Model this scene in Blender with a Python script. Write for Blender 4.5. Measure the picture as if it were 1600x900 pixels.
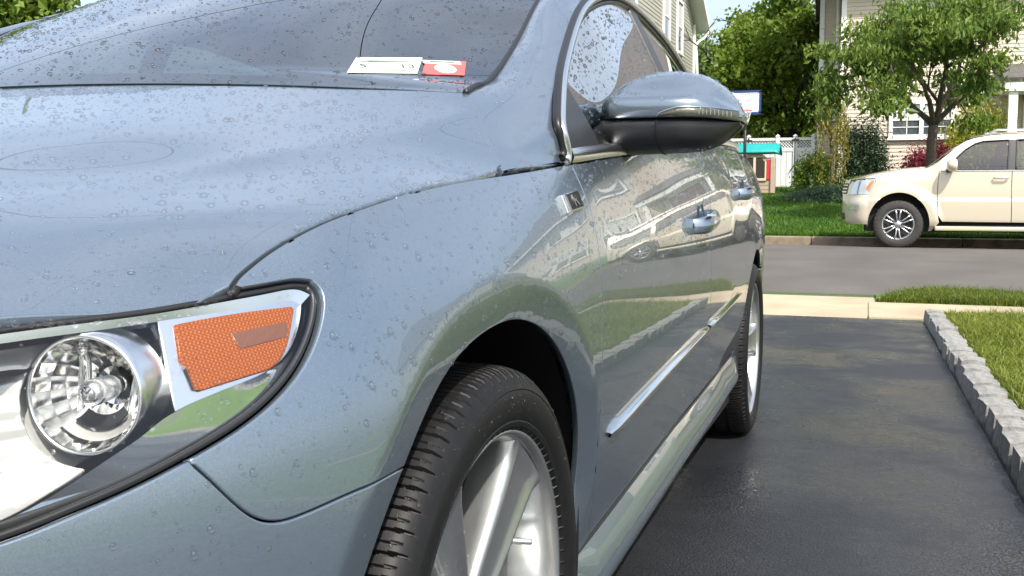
import bpy, bmesh, math, random
import numpy as np
from mathutils import Vector, Matrix
from mathutils.geometry import delaunay_2d_cdt

for o in list(bpy.data.objects): bpy.data.objects.remove(o, do_unlink=True)
scene = bpy.context.scene
COL = scene.collection
rng = np.random.default_rng(7)
R = math.radians

# ------------------------------------------------------------------ camera, sky, sun, exposure
SLOPE = R(2.02)                       # the driveway falls towards the street
TILT = Matrix.Rotation(-SLOPE, 3, 'X')
cam_d = bpy.data.cameras.new('camera'); cam = bpy.data.objects.new('camera', cam_d); COL.objects.link(cam)
cam_d.sensor_width = 36.0; cam_d.lens = 36.0*1560/1600; cam_d.clip_start = .02; cam_d.clip_end = 2000
yaw, pitch, roll = R(-19.4), R(4.2), R(.4)
F_ = Vector((math.sin(yaw)*math.cos(pitch), math.cos(yaw)*math.cos(pitch), -math.sin(pitch)))
R_ = Vector((math.cos(yaw), -math.sin(yaw), 0)); U_ = R_.cross(F_)
R2 = R_*math.cos(roll)+U_*math.sin(roll); U2 = U_*math.cos(roll)-R_*math.sin(roll)
rot = TILT @ Matrix((R2, U2, -F_)).transposed()
cam.matrix_world = Matrix.Translation(TILT @ Vector((1.262, -1.025, .797))) @ rot.to_4x4()
scene.camera = cam
SUN = Vector((.44, -.54, .80)).normalized()
world = bpy.data.worlds.new('World'); scene.world = world; world.use_nodes = True
wn = world.node_tree; bg = wn.nodes['Background']
sky = wn.nodes.new('ShaderNodeTexSky'); sky.sky_type = 'NISHITA'; sky.sun_disc = False
sky.sun_elevation = math.asin(SUN.z); sky.sun_rotation = math.atan2(SUN.x, SUN.y)
sky.air_density = 1.0; sky.dust_density = 4.0; sky.ozone_density = 1.0
# thin high haze and cirrus over the whole sky
wtc = wn.nodes.new('ShaderNodeTexCoord'); wmp = wn.nodes.new('ShaderNodeMapping'); wmp.inputs['Scale'].default_value = (1.0, 1.6, 3.2); wn.links.new(wtc.outputs['Generated'], wmp.inputs[0])
wno = wn.nodes.new('ShaderNodeTexNoise'); wno.inputs['Scale'].default_value = 1.7; wno.inputs['Detail'].default_value = 5; wno.inputs['Roughness'].default_value = .55; wn.links.new(wmp.outputs[0], wno.inputs['Vector'])
wmr = wn.nodes.new('ShaderNodeMapRange'); wmr.inputs[1].default_value = .35; wmr.inputs[2].default_value = .68; wmr.inputs[3].default_value = .16; wmr.inputs[4].default_value = .52; wn.links.new(wno.outputs['Fac'], wmr.inputs[0])
wmx = wn.nodes.new('ShaderNodeMix'); wmx.data_type = 'RGBA'; wmx.inputs['B'].default_value = (5.2, 5.6, 6.1, 1); wn.links.new(wmr.outputs[0], wmx.inputs['Factor'])
wn.links.new(sky.outputs[0], wmx.inputs['A']); wn.links.new(wmx.outputs['Result'], bg.inputs[0]); bg.inputs[1].default_value = .15
sun_d = bpy.data.lights.new('sun', 'SUN'); sun_d.energy = 3.8; sun_d.angle = R(.53); sun_d.color = (1, .95, .87)
sun = bpy.data.objects.new('sun', sun_d); COL.objects.link(sun)
sun.rotation_euler = SUN.to_track_quat('Z', 'Y').to_euler()
vs = scene.view_settings; vs.view_transform = 'Standard'; vs.look = 'None'; vs.exposure = .78; vs.gamma = 1
try: scene.display_settings.display_device = 'sRGB'
except Exception: pass
scene.cycles.max_bounces = 10; scene.cycles.transparent_max_bounces = 16
scene.cycles.caustics_reflective = False; scene.cycles.caustics_refractive = False
scene.cycles.sample_clamp_indirect = 6.0
scene.cycles.use_denoising = True

# ------------------------------------------------------------------ small helpers
def tag(o, label=None, cat=None, group=None, kind=None):
    if label: o['label'] = label
    if cat: o['category'] = cat
    if group: o['group'] = group
    if kind: o['kind'] = kind
    return o
def empty(name, loc=(0,0,0), rz=0.0):
    o = bpy.data.objects.new(name, None); COL.objects.link(o); o.location = loc; o.rotation_euler[2] = rz
    o.empty_display_size = .1
    return o
def link(name, me, mat=None, parent=None, smooth=True, kind=None):
    if mat is not None and not len(me.materials): me.materials.append(mat)
    o = bpy.data.objects.new(name, me); COL.objects.link(o)
    if parent is not None: o.parent = parent
    if kind: o['kind'] = kind
    return o
def mesh_np(name, V, Fs, smooth=False, normals=None):
    """mesh from arrays: V (n,3), Fs a list of int arrays (m,3) and/or (m,4)"""
    me = bpy.data.meshes.new(name)
    V = np.ascontiguousarray(V, np.float32)
    Fs = [np.asarray(f, np.int32) for f in (Fs if isinstance(Fs, (list, tuple)) else [Fs]) if len(f)]
    nl = sum(f.size for f in Fs); nf = sum(len(f) for f in Fs)
    me.vertices.add(len(V)); me.vertices.foreach_set('co', V.ravel())
    me.loops.add(nl); me.loops.foreach_set('vertex_index', np.concatenate([f.ravel() for f in Fs]))
    me.polygons.add(nf)
    tot = np.concatenate([np.full(len(f), f.shape[1], np.int32) for f in Fs])
    me.polygons.foreach_set('loop_start', np.r_[0, np.cumsum(tot)[:-1]].astype(np.int32))
    me.polygons.foreach_set('use_smooth', np.full(nf, smooth, bool))
    me.update(calc_edges=True); me.validate()
    if normals is not None: me.normals_split_custom_set_from_vertices(np.asarray(normals, np.float32).tolist())
    return me
class MB:
    """collects boxes, tubes, lathes into one mesh"""
    def __init__(s): s.v = []; s.f = []; s.n = 0
    def add(s, V, Fc):
        s.v.append(np.asarray(V, float)); s.f += [tuple(int(i)+s.n for i in f) for f in Fc]; s.n += len(V); return s
    def box(s, lo, hi, M=None):
        (a,b,c),(d,e,f) = lo, hi
        V = np.array([(a,b,c),(d,b,c),(d,e,c),(a,e,c),(a,b,f),(d,b,f),(d,e,f),(a,e,f)], float)
        if M is not None: V = V @ np.array(M.to_3x3()).T + np.array(M.to_translation() if len(M)==4 else (0,0,0))
        return s.add(V, [(0,3,2,1),(4,5,6,7),(0,1,5,4),(1,2,6,5),(2,3,7,6),(3,0,4,7)])
    def tube(s, P, rad, n=8, cap=True, flat=None):
        P = np.asarray(P, float); m = len(P); rad = np.broadcast_to(np.asarray(rad, float), (m,))
        T = np.gradient(P, axis=0); T /= np.linalg.norm(T, axis=1)[:,None]+1e-12
        ref = np.array((0,0,1.)) if abs(T[0,2]) < .9 else np.array((1.,0,0))
        V = []
        for i in range(m):
            a = np.cross(T[i], ref); a /= np.linalg.norm(a)+1e-12; b = np.cross(a, T[i]); ref = b
            ang = np.linspace(0, 2*np.pi, n, endpoint=False)
            V.append(P[i]+rad[i]*(np.outer(np.cos(ang), a)+np.outer(np.sin(ang), b)*(flat or 1)))
        Fc = [(i*n+j, i*n+(j+1)%n, (i+1)*n+(j+1)%n, (i+1)*n+j) for i in range(m-1) for j in range(n)]
        if cap: Fc += [tuple(range(n))[::-1], tuple(range((m-1)*n, m*n))]
        return s.add(np.concatenate(V), Fc)
    def lathe(s, prof, n=32, M=None, a0=0, a1=2*np.pi):
        """profile (r, h) turned about local z"""
        prof = np.asarray(prof, float); full = abs(a1-a0-2*np.pi) < 1e-6
        ang = np.linspace(a0, a1, n, endpoint=not full); m = len(prof)
        V = np.stack([np.outer(np.cos(ang), prof[:,0]), np.outer(np.sin(ang), prof[:,0]), np.tile(prof[:,1], (n,1))], -1).reshape(-1,3)
        if M is not None: V = V @ np.array(M.to_3x3()).T + np.array(M.to_translation())
        Fc = [(i*m+j, ((i+1)%n)*m+j, ((i+1)%n)*m+j+1, i*m+j+1) for i in range(n if full else n-1) for j in range(m-1)]
        return s.add(V, Fc)
    def mesh(s, name, smooth=False, bevel=0):
        me = bpy.data.meshes.new(name); V = np.concatenate(s.v); me.from_pydata(V.tolist(), [], s.f)
        if smooth:
            me.polygons.foreach_set('use_smooth', np.ones(len(me.polygons), bool))
        me.update(); return me
    def build(s, name, mat, parent=None, smooth=False, bevel=0, kind=None, auto=None):
        me = s.mesh(name, smooth or auto is not None); o = link(name, me, mat, parent, kind=kind)
        if auto is not None: me.set_sharp_from_angle(angle=R(auto))
        if bevel:
            b = o.modifiers.new('bevel', 'BEVEL'); b.width = bevel; b.segments = 2; b.limit_method = 'ANGLE'
        return o
def grid_mesh(name, G, smooth=True, flip=False, out=None):
    n, m = G.shape[:2]
    if out is not None: flip = (np.cross(G[1:,:-1]-G[:-1,:-1], G[:-1,1:]-G[:-1,:-1]).reshape(-1,3).mean(0) @ np.array(out, float)) < 0
    i = np.arange(n-1)[:,None]*m+np.arange(m-1)[None]
    q = np.stack([i, i+m, i+m+1, i+1], -1).reshape(-1,4)
    if flip: q = q[:, ::-1]
    return mesh_np(name, G.reshape(-1,3), q, smooth)

# ------------------------------------------------------------------ materials
def nodes_of(name):
    m = bpy.data.materials.new(name); m.use_nodes = True; nt = m.node_tree
    return m, nt, nt.nodes['Principled BSDF']
def mat(name, col, rough=.5, metal=0.0, coat=0.0, spec=.5, noise=None, bump=None, trans=0.0, ior=None, emit=None, mixcol=None, coords='Object'):
    """noise=(scale, amount): lightness variation; bump=(scale, strength); mixcol=(colour, scale, low, high)"""
    m, nt, p = nodes_of(name); L = nt.links
    p.inputs['Base Color'].default_value = (*col, 1); p.inputs['Roughness'].default_value = rough
    p.inputs['Metallic'].default_value = metal; p.inputs['Coat Weight'].default_value = coat
    p.inputs['Coat Roughness'].default_value = .02; p.inputs['Specular IOR Level'].default_value = spec
    p.inputs['Transmission Weight'].default_value = trans
    if ior: p.inputs['IOR'].default_value = ior
    if emit: p.inputs['Emission Color'].default_value = (*emit[0], 1); p.inputs['Emission Strength'].default_value = emit[1]
    tc = nt.nodes.new('ShaderNodeTexCoord').outputs[coords] if (noise or bump or mixcol) else None
    cur = None
    def tex(scale, detail=6):
        t = nt.nodes.new('ShaderNodeTexNoise'); t.inputs['Scale'].default_value = scale; t.inputs['Detail'].default_value = detail
        L.new(tc, t.inputs['Vector']); return t.outputs['Fac']
    if mixcol:
        c2, sc, lo, hi = mixcol
        mr = nt.nodes.new('ShaderNodeMapRange'); mr.inputs[1].default_value = lo; mr.inputs[2].default_value = hi
        L.new(tex(sc), mr.inputs[0]); mx = nt.nodes.new('ShaderNodeMix'); mx.data_type = 'RGBA'
        mx.inputs['A'].default_value = (*col, 1); mx.inputs['B'].default_value = (*c2, 1)
        L.new(mr.outputs[0], mx.inputs['Factor']); cur = mx.outputs['Result']
    if noise:
        sc, am = noise
        mr = nt.nodes.new('ShaderNodeMapRange'); mr.inputs[1].default_value = .3; mr.inputs[2].default_value = .7
        mr.inputs[3].default_value = 1-am; mr.inputs[4].default_value = 1+am; L.new(tex(sc), mr.inputs[0])
        hs = nt.nodes.new('ShaderNodeHueSaturation'); L.new(mr.outputs[0], hs.inputs['Value'])
        if cur is not None: L.new(cur, hs.inputs['Color'])
        else: hs.inputs['Color'].default_value = (*col, 1)
        cur = hs.outputs['Color']
    if cur is not None: L.new(cur, p.inputs['Base Color'])
    if bump:
        b = nt.nodes.new('ShaderNodeBump'); b.inputs['Strength'].default_value = bump[1]; b.inputs['Distance'].default_value = bump[2] if len(bump) > 2 else .01
        L.new(tex(bump[0], 8), b.inputs['Height']); L.new(b.outputs[0], p.inputs['Normal'])
    return m
def glass_sheet(name, tint, ior=1.5, rough=.0, mult=1.7):
    """window glass as a single pane: clear tint, mirror reflection by Fresnel"""
    m, nt, p = nodes_of(name); L = nt.links; out = nt.nodes['Material Output']
    nt.nodes.remove(p)
    fr = nt.nodes.new('ShaderNodeFresnel'); fr.inputs[0].default_value = ior
    mul = nt.nodes.new('ShaderNodeMath'); mul.operation = 'MULTIPLY'; mul.inputs[1].default_value = mult; mul.use_clamp = True; L.new(fr.outputs[0], mul.inputs[0])
    ge = nt.nodes.new('ShaderNodeNewGeometry'); bk = nt.nodes.new('ShaderNodeMath'); bk.operation = 'SUBTRACT'; bk.inputs[0].default_value = 1; L.new(ge.outputs['Backfacing'], bk.inputs[1])
    m2 = nt.nodes.new('ShaderNodeMath'); m2.operation = 'MULTIPLY'; L.new(mul.outputs[0], m2.inputs[0]); L.new(bk.outputs[0], m2.inputs[1]); mul = m2
    tr = nt.nodes.new('ShaderNodeBsdfTransparent'); tr.inputs[0].default_value = (*tint, 1)
    gl = nt.nodes.new('ShaderNodeBsdfGlossy'); gl.inputs['Roughness'].default_value = rough
    mx = nt.nodes.new('ShaderNodeMixShader'); L.new(mul.outputs[0], mx.inputs[0]); L.new(tr.outputs[0], mx.inputs[1]); L.new(gl.outputs[0], mx.inputs[2])
    L.new(mx.outputs[0], out.inputs[0]); return m
def leaf_mat(name, a, b, trans=.35):
    """leaf colour varies from leaf to leaf with the 'tint' attribute"""
    m, nt, p = nodes_of(name); L = nt.links; out = nt.nodes['Material Output']
    at = nt.nodes.new('ShaderNodeAttribute'); at.attribute_name = 'tint'
    mx = nt.nodes.new('ShaderNodeMix'); mx.data_type = 'RGBA'; mx.inputs['A'].default_value = (*a, 1); mx.inputs['B'].default_value = (*b, 1)
    L.new(at.outputs['Fac'], mx.inputs['Factor']); L.new(mx.outputs['Result'], p.inputs['Base Color'])
    p.inputs['Roughness'].default_value = .45; p.inputs['Specular IOR Level'].default_value = .35
    tl = nt.nodes.new('ShaderNodeBsdfTranslucent'); L.new(mx.outputs['Result'], tl.inputs[0])
    ms = nt.nodes.new('ShaderNodeMixShader'); ms.inputs[0].default_value = trans
    L.new(p.outputs[0], ms.inputs[1]); L.new(tl.outputs[0], ms.inputs[2]); L.new(ms.outputs[0], out.inputs[0])
    return m
# ------------------------------------------------------------------ ground, roads, lawns
TS = math.tan(SLOPE)
def dz(y): return -np.asarray(y, float)*TS                      # driveway plane
ROADZ = -.29
def road_z(y): t = (np.asarray(y, float)-9.2)/7.8; return ROADZ+.135*(1-(2*t-1)**2)
def lawn_far(y): return -.15+np.clip(np.asarray(y, float)-17.15, 0, 10.2)*.072
def asphalt_drive():
    m, nt, p = nodes_of('sealed_wet_asphalt'); L = nt.links; tc = nt.nodes.new('ShaderNodeTexCoord')
    def noise(sc, det=6, ro=.6):
        t = nt.nodes.new('ShaderNodeTexNoise'); t.inputs['Scale'].default_value = sc; t.inputs['Detail'].default_value = det; t.inputs['Roughness'].default_value = ro; L.new(tc.outputs['Object'], t.inputs['Vector']); return t.outputs['Fac']
    def rng_(v, a, b, c, d):
        r = nt.nodes.new('ShaderNodeMapRange'); r.inputs[1].default_value = a; r.inputs[2].default_value = b; r.inputs[3].default_value = c; r.inputs[4].default_value = d; L.new(v, r.inputs[0]); return r.outputs[0]
    ramp = nt.nodes.new('ShaderNodeMix'); ramp.data_type = 'RGBA'; ramp.inputs['A'].default_value = (.0125,.0135,.0155,1); ramp.inputs['B'].default_value = (.021,.0225,.025,1)
    L.new(rng_(noise(2.2), .35, .65, 0, 1), ramp.inputs['Factor'])
    st = nt.nodes.new('ShaderNodeMix'); st.data_type = 'RGBA'; st.inputs['B'].default_value = (.036,.036,.014,1)
    mm = nt.nodes.new('ShaderNodeMath'); mm.operation = 'MULTIPLY'; L.new(rng_(noise(1.1, 3), .60, .72, 0, .6), mm.inputs[0]); L.new(rng_(noise(38, 4), .42, .62, 0, 1), mm.inputs[1])
    L.new(mm.outputs[0], st.inputs['Factor']); L.new(ramp.outputs['Result'], st.inputs['A'])
    gr = nt.nodes.new('ShaderNodeHueSaturation'); L.new(rng_(noise(260, 3), .35, .7, .7, 1.35), gr.inputs['Value']); L.new(st.outputs['Result'], gr.inputs['Color']); L.new(gr.outputs[0], p.inputs['Base Color'])
    wet = rng_(noise(1.1, 7), .42, .60, .46, .10); L.new(wet, p.inputs['Roughness'])
    p.inputs['Specular IOR Level'].default_value = .5
    vo = nt.nodes.new('ShaderNodeTexVoronoi'); vo.inputs['Scale'].default_value = 150; L.new(tc.outputs['Object'], vo.inputs['Vector'])
    add = nt.nodes.new('ShaderNodeMath'); add.operation = 'ADD'; L.new(rng_(vo.outputs['Distance'], 0, .6, 1, 0), add.inputs[0]); L.new(rng_(noise(9, 6), .3, .7, 0, 1.6), add.inputs[1])
    b = nt.nodes.new('ShaderNodeBump'); b.inputs['Strength'].default_value = .38; b.inputs['Distance'].default_value = .0045; L.new(add.outputs[0], b.inputs['Height']); L.new(b.outputs[0], p.inputs['Normal'])
    return m
M_DRIVE = asphalt_drive()
M_ROAD = mat('grey_worn_asphalt', (.122,.112,.100), .85, noise=(1.2,.16), bump=(160,.6,.01), mixcol=((.074,.067,.060), 260, .42, .60))
M_CONC = mat('tan_concrete', (.40,.325,.22), .85, noise=(2.5,.16), bump=(120,.3,.006), mixcol=((.32,.255,.17), 90, .55, .72))
M_KERB = mat('weathered_kerb_concrete', (.25,.20,.14), .9, noise=(3,.25), bump=(60,.5,.01), mixcol=((.13,.095,.055), 5, .50, .70))
M_SOIL = mat('lawn_soil', (.075,.13,.03), .95, noise=(20,.25), bump=(40,.6,.03), mixcol=((.10,.17,.04), 1.3, .4, .65))
M_STONE = mat('grey_granite', (.25,.24,.225), .85, noise=(30,.22), bump=(45,.5,.008), mixcol=((.14,.165,.16), 60, .5, .66))
def sheet(name, xs, ys, zf_, m, kind='structure', parent=None):
    X, Y = np.meshgrid(np.asarray(xs, float), np.asarray(ys, float), indexing='ij'); Z = zf_(X, Y)
    o = link(name, grid_mesh(name, np.stack([X, Y, Z], -1), True), m, parent); o['kind'] = kind; return o
def hgt(X, Y):
    z = np.where(Y < 7.3, dz(Y)-.02, np.where(Y < 9.2, -.275, np.where(Y < 17.1, ROADZ-.06, lawn_far(Y)-.004)))
    return z-np.where(Y < 7.3, .03, 0)-np.where(Y > 40, 0, 0)
ys = np.r_[-80,-40,-20,-12,-8,-4,0,2,4,6,7.29,7.31,8.3,9.19,9.21,13,17.09,17.14,18,19,20,21,22,23,24,25,26,27,27.4,30,34,40,60,100,200,500]
ter = sheet('ground', np.r_[-500,-200,-100,-60,-40,-30,-20,-15,-10,-6,-3.5,-1,1,3,6,10,15,20,30,40,60,100,200,500], ys, hgt, M_SOIL)
drive = sheet('driveway', np.linspace(-3.3,1.705,24), np.linspace(-9,7.30,60), lambda X, Y: dz(Y), M_DRIVE)
sheet('driveway_turnaround', np.linspace(1.706,9.0,20), np.linspace(-9,1.06,24), lambda X, Y: dz(Y), M_DRIVE)
sheet('road', np.linspace(-120,120,61), np.linspace(9.18,17.02,18), lambda X, Y: road_z(Y), M_ROAD)
apron = [(-3.0,7.31),(1.30,7.31),(1.345,8.35),(1.75,9.20),(-3.6,9.20)]
av = np.array([(x, y, float(np.interp(y, [7.31,8.35,9.20], [float(dz(7.31))-.002,-.258,-.282]))) for x, y in apron])
link('driveway_apron', (lambda me: me)(MB().add(np.vstack([av, av-np.array((0,0,.12))]), [(0,1,2,3,4)]+[(i,5+i,5+(i+1)%5,(i+1)%5) for i in range(5)]).mesh('driveway_apron')), M_CONC)['kind'] = 'structure'

swr = empty('pavement'); swr['kind'] = 'structure'
for k in range(14):
    x0 = 1.312+k*1.25; s = MB().box((x0,7.36,-.42),(x0+1.236,8.34,-.245+.004*math.sin(k*2.1))); s.build('concrete_slab', M_CONC, swr, bevel=.008)
for k in range(10):
    x0 = -3.05-(k+1)*1.25; s = MB().box((x0,7.36,-.42),(x0+1.236,8.34,-.245)); s.build('concrete_slab', M_CONC, swr, bevel=.008)
# far kerb in cast lengths
kb = empty('kerb'); kb['kind'] = 'structure'
for k in range(26):
    x0 = -26+k*2.4; MB().box((x0,17.0,-.45),(x0+2.388,17.15,-.145)).build('kerb_length', M_KERB, kb, bevel=.02)
# granite block edging along the lawn: every block is a piece of its own
edg = empty('stone_edging', (1.78,7.2,0)); tag(edg, 'row of grey granite blocks edging the lawn along the driveway', 'edging')
r2 = random.Random(4)
def block_mesh(L, W, H, seed):
    q = random.Random(seed); bm = bmesh.new(); bmesh.ops.create_cube(bm, size=1); bmesh.ops.subdivide_edges(bm, edges=bm.edges, cuts=2, use_grid_fill=True)
    for v in bm.verts:
        v.co = Vector((v.co.x*W, v.co.y*L, v.co.z*H)); e = sum(abs(abs(c)-s/2) < 1e-4 for c, s in zip(v.co, (W, L, H)))
        k = {0:0, 1:0, 2:.008, 3:.014}[e]; v.co -= Vector([math.copysign(k, c) if abs(abs(c)-s/2) < 1e-4 else 0 for c, s in zip(v.co, (W, L, H))])
        v.co += Vector((q.gauss(0,.0018), q.gauss(0,.0018), q.gauss(0,.0014)))
    bmesh.ops.triangulate(bm, faces=bm.faces); me = bpy.data.meshes.new('granite_block'); bm.to_mesh(me); bm.free()
    me.materials.append(M_STONE); return me
bms = [block_mesh(L, .135, .24, s) for s, L in enumerate((.19,.205,.215,.20,.225,.195,.21,.185))]; bl = (.19,.205,.215,.20,.225,.195,.21,.185)
y = 7.28; k = 0
while y > 1.15:
    j = r2.randrange(8); L = bl[j]; yc = y-L/2
    o = link('granite_block', bms[j], None, edg); o.location = Vector((1.78+r2.gauss(0,.006)-1.78, yc-7.2, float(dz(yc))-.030+r2.gauss(0,.006))); o.rotation_euler = (-SLOPE+r2.gauss(0,.02), r2.gauss(0,.03), r2.gauss(0,.03)); y -= L+.020; k += 1
x = 1.88; 
while x < 8.9:
    j = r2.randrange(8); L = bl[j]; o = link('granite_block', bms[j], None, edg); o.location = Vector((x+L/2-1.78, 1.20-7.2+r2.gauss(0,.006), float(dz(1.2))-.030+r2.gauss(0,.006))); o.rotation_euler = (r2.gauss(0,.03), r2.gauss(0,.02), math.pi/2+r2.gauss(0,.03)); x += L+.014
sheet('edging_soil', [1.745,1.87], np.linspace(1.12,7.29,20), lambda X, Y: dz(Y)+.025, M_SOIL)

# grass: blades as one mass per lawn
M_GRASS = leaf_mat('grass_blades', (.065,.11,.012), (.23,.26,.035), .3)
M_GRASS_FAR = leaf_mat('mown_grass', (.035,.105,.008), (.115,.22,.022), .3)
def grass(name, xr, yr, zf_, n, h, w, label, m, keep=None, dens_pow=0):
    t = rng.random(n); y = yr[0]+(yr[1]-yr[0])*(t**(1+dens_pow)); x = rng.uniform(*xr, n)
    if keep is not None: k = keep(x, y); x, y = x[k], y[k]; n = len(x)
    z = zf_(y); hh = h*np.exp(rng.normal(0, .3, n))*(1+.25*np.sin(x*3.1+1.7*np.sin(y*2.3))); a = rng.uniform(0, 2*np.pi, n); ln = rng.normal(0, .55, (n,2))
    dx, dy = np.cos(a)*w, np.sin(a)*w; B = np.stack([x, y, z], -1)
    p0 = B+np.stack([dx, dy, 0*x], -1); p1 = B-np.stack([dx, dy, 0*x], -1)
    md = B+np.stack([ln[:,0]*hh*.3, ln[:,1]*hh*.3, hh*.62], -1); tp = B+np.stack([ln[:,0]*hh, ln[:,1]*hh, hh*.95], -1)
    V = np.stack([p0, p1, md+np.stack([-dx,-dy,0*x], -1)*.7, md+np.stack([dx,dy,0*x], -1)*.7, tp], 1).reshape(-1,3); i = np.arange(n)*5
    me = mesh_np(name, V, [np.stack([i, i+1, i+2, i+3], 1), np.stack([i+3, i+2, i+4], 1)], False)
    at = me.attributes.new('tint', 'FLOAT', 'POINT'); tn = np.clip(rng.normal(.45, .28, n)+.18*np.sin(x*1.3+2*np.sin(y*.9)), 0, 1); at.data.foreach_set('value', np.repeat(tn, 5).astype(np.float32))
    o = link(name, me, m); tag(o, label, 'grass', kind='stuff'); return o
sheet('lawn', np.linspace(1.85,16,12), np.linspace(1.26,7.30,20), lambda X, Y: dz(Y)+.045+0*X, M_SOIL)
grass('lawn_grass', (1.86,4.2), (1.3,7.30), lambda y: dz(y)+.045, 130000, .055, .0028, 'short bright lawn grass behind the granite edging', M_GRASS, keep=lambda x, y: (x-1.86) < 1.0+(y-1.0)*.25)
sheet('verge', np.linspace(1.38,16,8), np.linspace(8.35,9.22,5), lambda X, Y: -.245+.0*X-.02*(Y > 9.1), M_SOIL)
grass('verge_grass', (1.36,4.2), (8.36,9.22), lambda y: -.245+0*y, 42000, .05, .003, 'strip of verge grass between pavement and road', M_GRASS, keep=lambda x, y: x > 1.38+.42*np.clip((y-8.36)/.86, 0, 1)**1.5)
grass('far_lawn_grass', (-5.5,6.5), (17.16,29), lambda y: lawn_far(y), 120000, .06, .007, 'mown front lawn across the street', M_GRASS_FAR, dens_pow=.6)
sheet('side_lawn', np.linspace(-40,-3.35,10), np.linspace(-20,7.3,10), lambda X, Y: dz(Y)+.02, M_SOIL)
def cspline(x,y,xq):
    """natural cubic spline, vectorised, y may be (n,) or (n,k)"""
    x=np.asarray(x,float); y=np.asarray(y,float); sh=y.shape; y=y.reshape(len(x),-1)
    n=len(x); h=np.diff(x)
    A=np.zeros((n,n)); r=np.zeros_like(y); A[0,0]=A[-1,-1]=1
    for i in range(1,n-1):
        A[i,i-1]=h[i-1]; A[i,i]=2*(h[i-1]+h[i]); A[i,i+1]=h[i]
        r[i]=6*((y[i+1]-y[i])/h[i]-(y[i]-y[i-1])/h[i-1])
    m=np.linalg.solve(A,r)
    xq=np.asarray(xq,float); q=xq.ravel()
    i=np.clip(np.searchsorted(x,q)-1,0,n-2); t=(q-x[i])[:,None]; H=h[i][:,None]
    a=y[i]; mm=m[i]; mp=m[i+1]
    b=(y[i+1]-y[i])/H-H*(2*mm+mp)/6
    out=a+b*t+mm/2*t**2+(mp-mm)/(6*H)*t**3
    return out.reshape(xq.shape+sh[1:])
def pchip(x,y,xq):
    x=np.asarray(x,float); y=np.asarray(y,float); h=np.diff(x); d=np.diff(y)/h
    m=np.zeros_like(y); m[0]=d[0]; m[-1]=d[-1]
    for i in range(1,len(x)-1):
        if d[i-1]*d[i]>0:
            w1=2*h[i]+h[i-1]; w2=h[i]+2*h[i-1]; m[i]=(w1+w2)/(w1/d[i-1]+w2/d[i])
    xq=np.asarray(xq,float); q=np.clip(xq,x[0],x[-1]); i=np.clip(np.searchsorted(x,q)-1,0,len(x)-2)
    t=(q-x[i])/h[i]
    return (2*t**3-3*t**2+1)*y[i]+(t**3-2*t**2+t)*h[i]*m[i]+(-2*t**3+3*t**2)*y[i+1]+(t**3-t**2)*h[i]*m[i+1]
def softplus(x,w): 
    return w*np.logaddexp(0,x/w)
# plan outline of the body at its widest level, front centre to rear centre (x to the car's left, y to the rear)
PLAN=np.array([(0,-.945),(.22,-.934),(.44,-.892),(.60,-.815),(.71,-.715),(.795,-.58),(.857,-.44),(.899,-.30),(.911,-.14),(.911,.05),(.914,.35),(.918,.8),(.918,1.3),(.915,1.8),(.906,2.2),(.899,2.7),(.880,3.1),(.838,3.42),(.75,3.68),(.55,3.80),(.28,3.845),(0,3.855)])
_d=np.r_[0,np.cumsum(np.hypot(*np.diff(PLAN,axis=0).T))]
_uu=np.linspace(0,_d[-1],1500); _pp=cspline(_d,PLAN,_uu)
_tt=np.gradient(_pp,_uu,axis=0); _tt/=np.linalg.norm(_tt,axis=1)[:,None]; _nn=np.stack([_tt[:,1],-_tt[:,0]],-1)
_side=(_uu>1.0)&(_uu<_d[-1]-.9)
def u_of_y(y): return np.interp(y,_pp[:,1],_uu)
def y_of_u(u): return np.interp(u,_uu,_pp[:,1])
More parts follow.
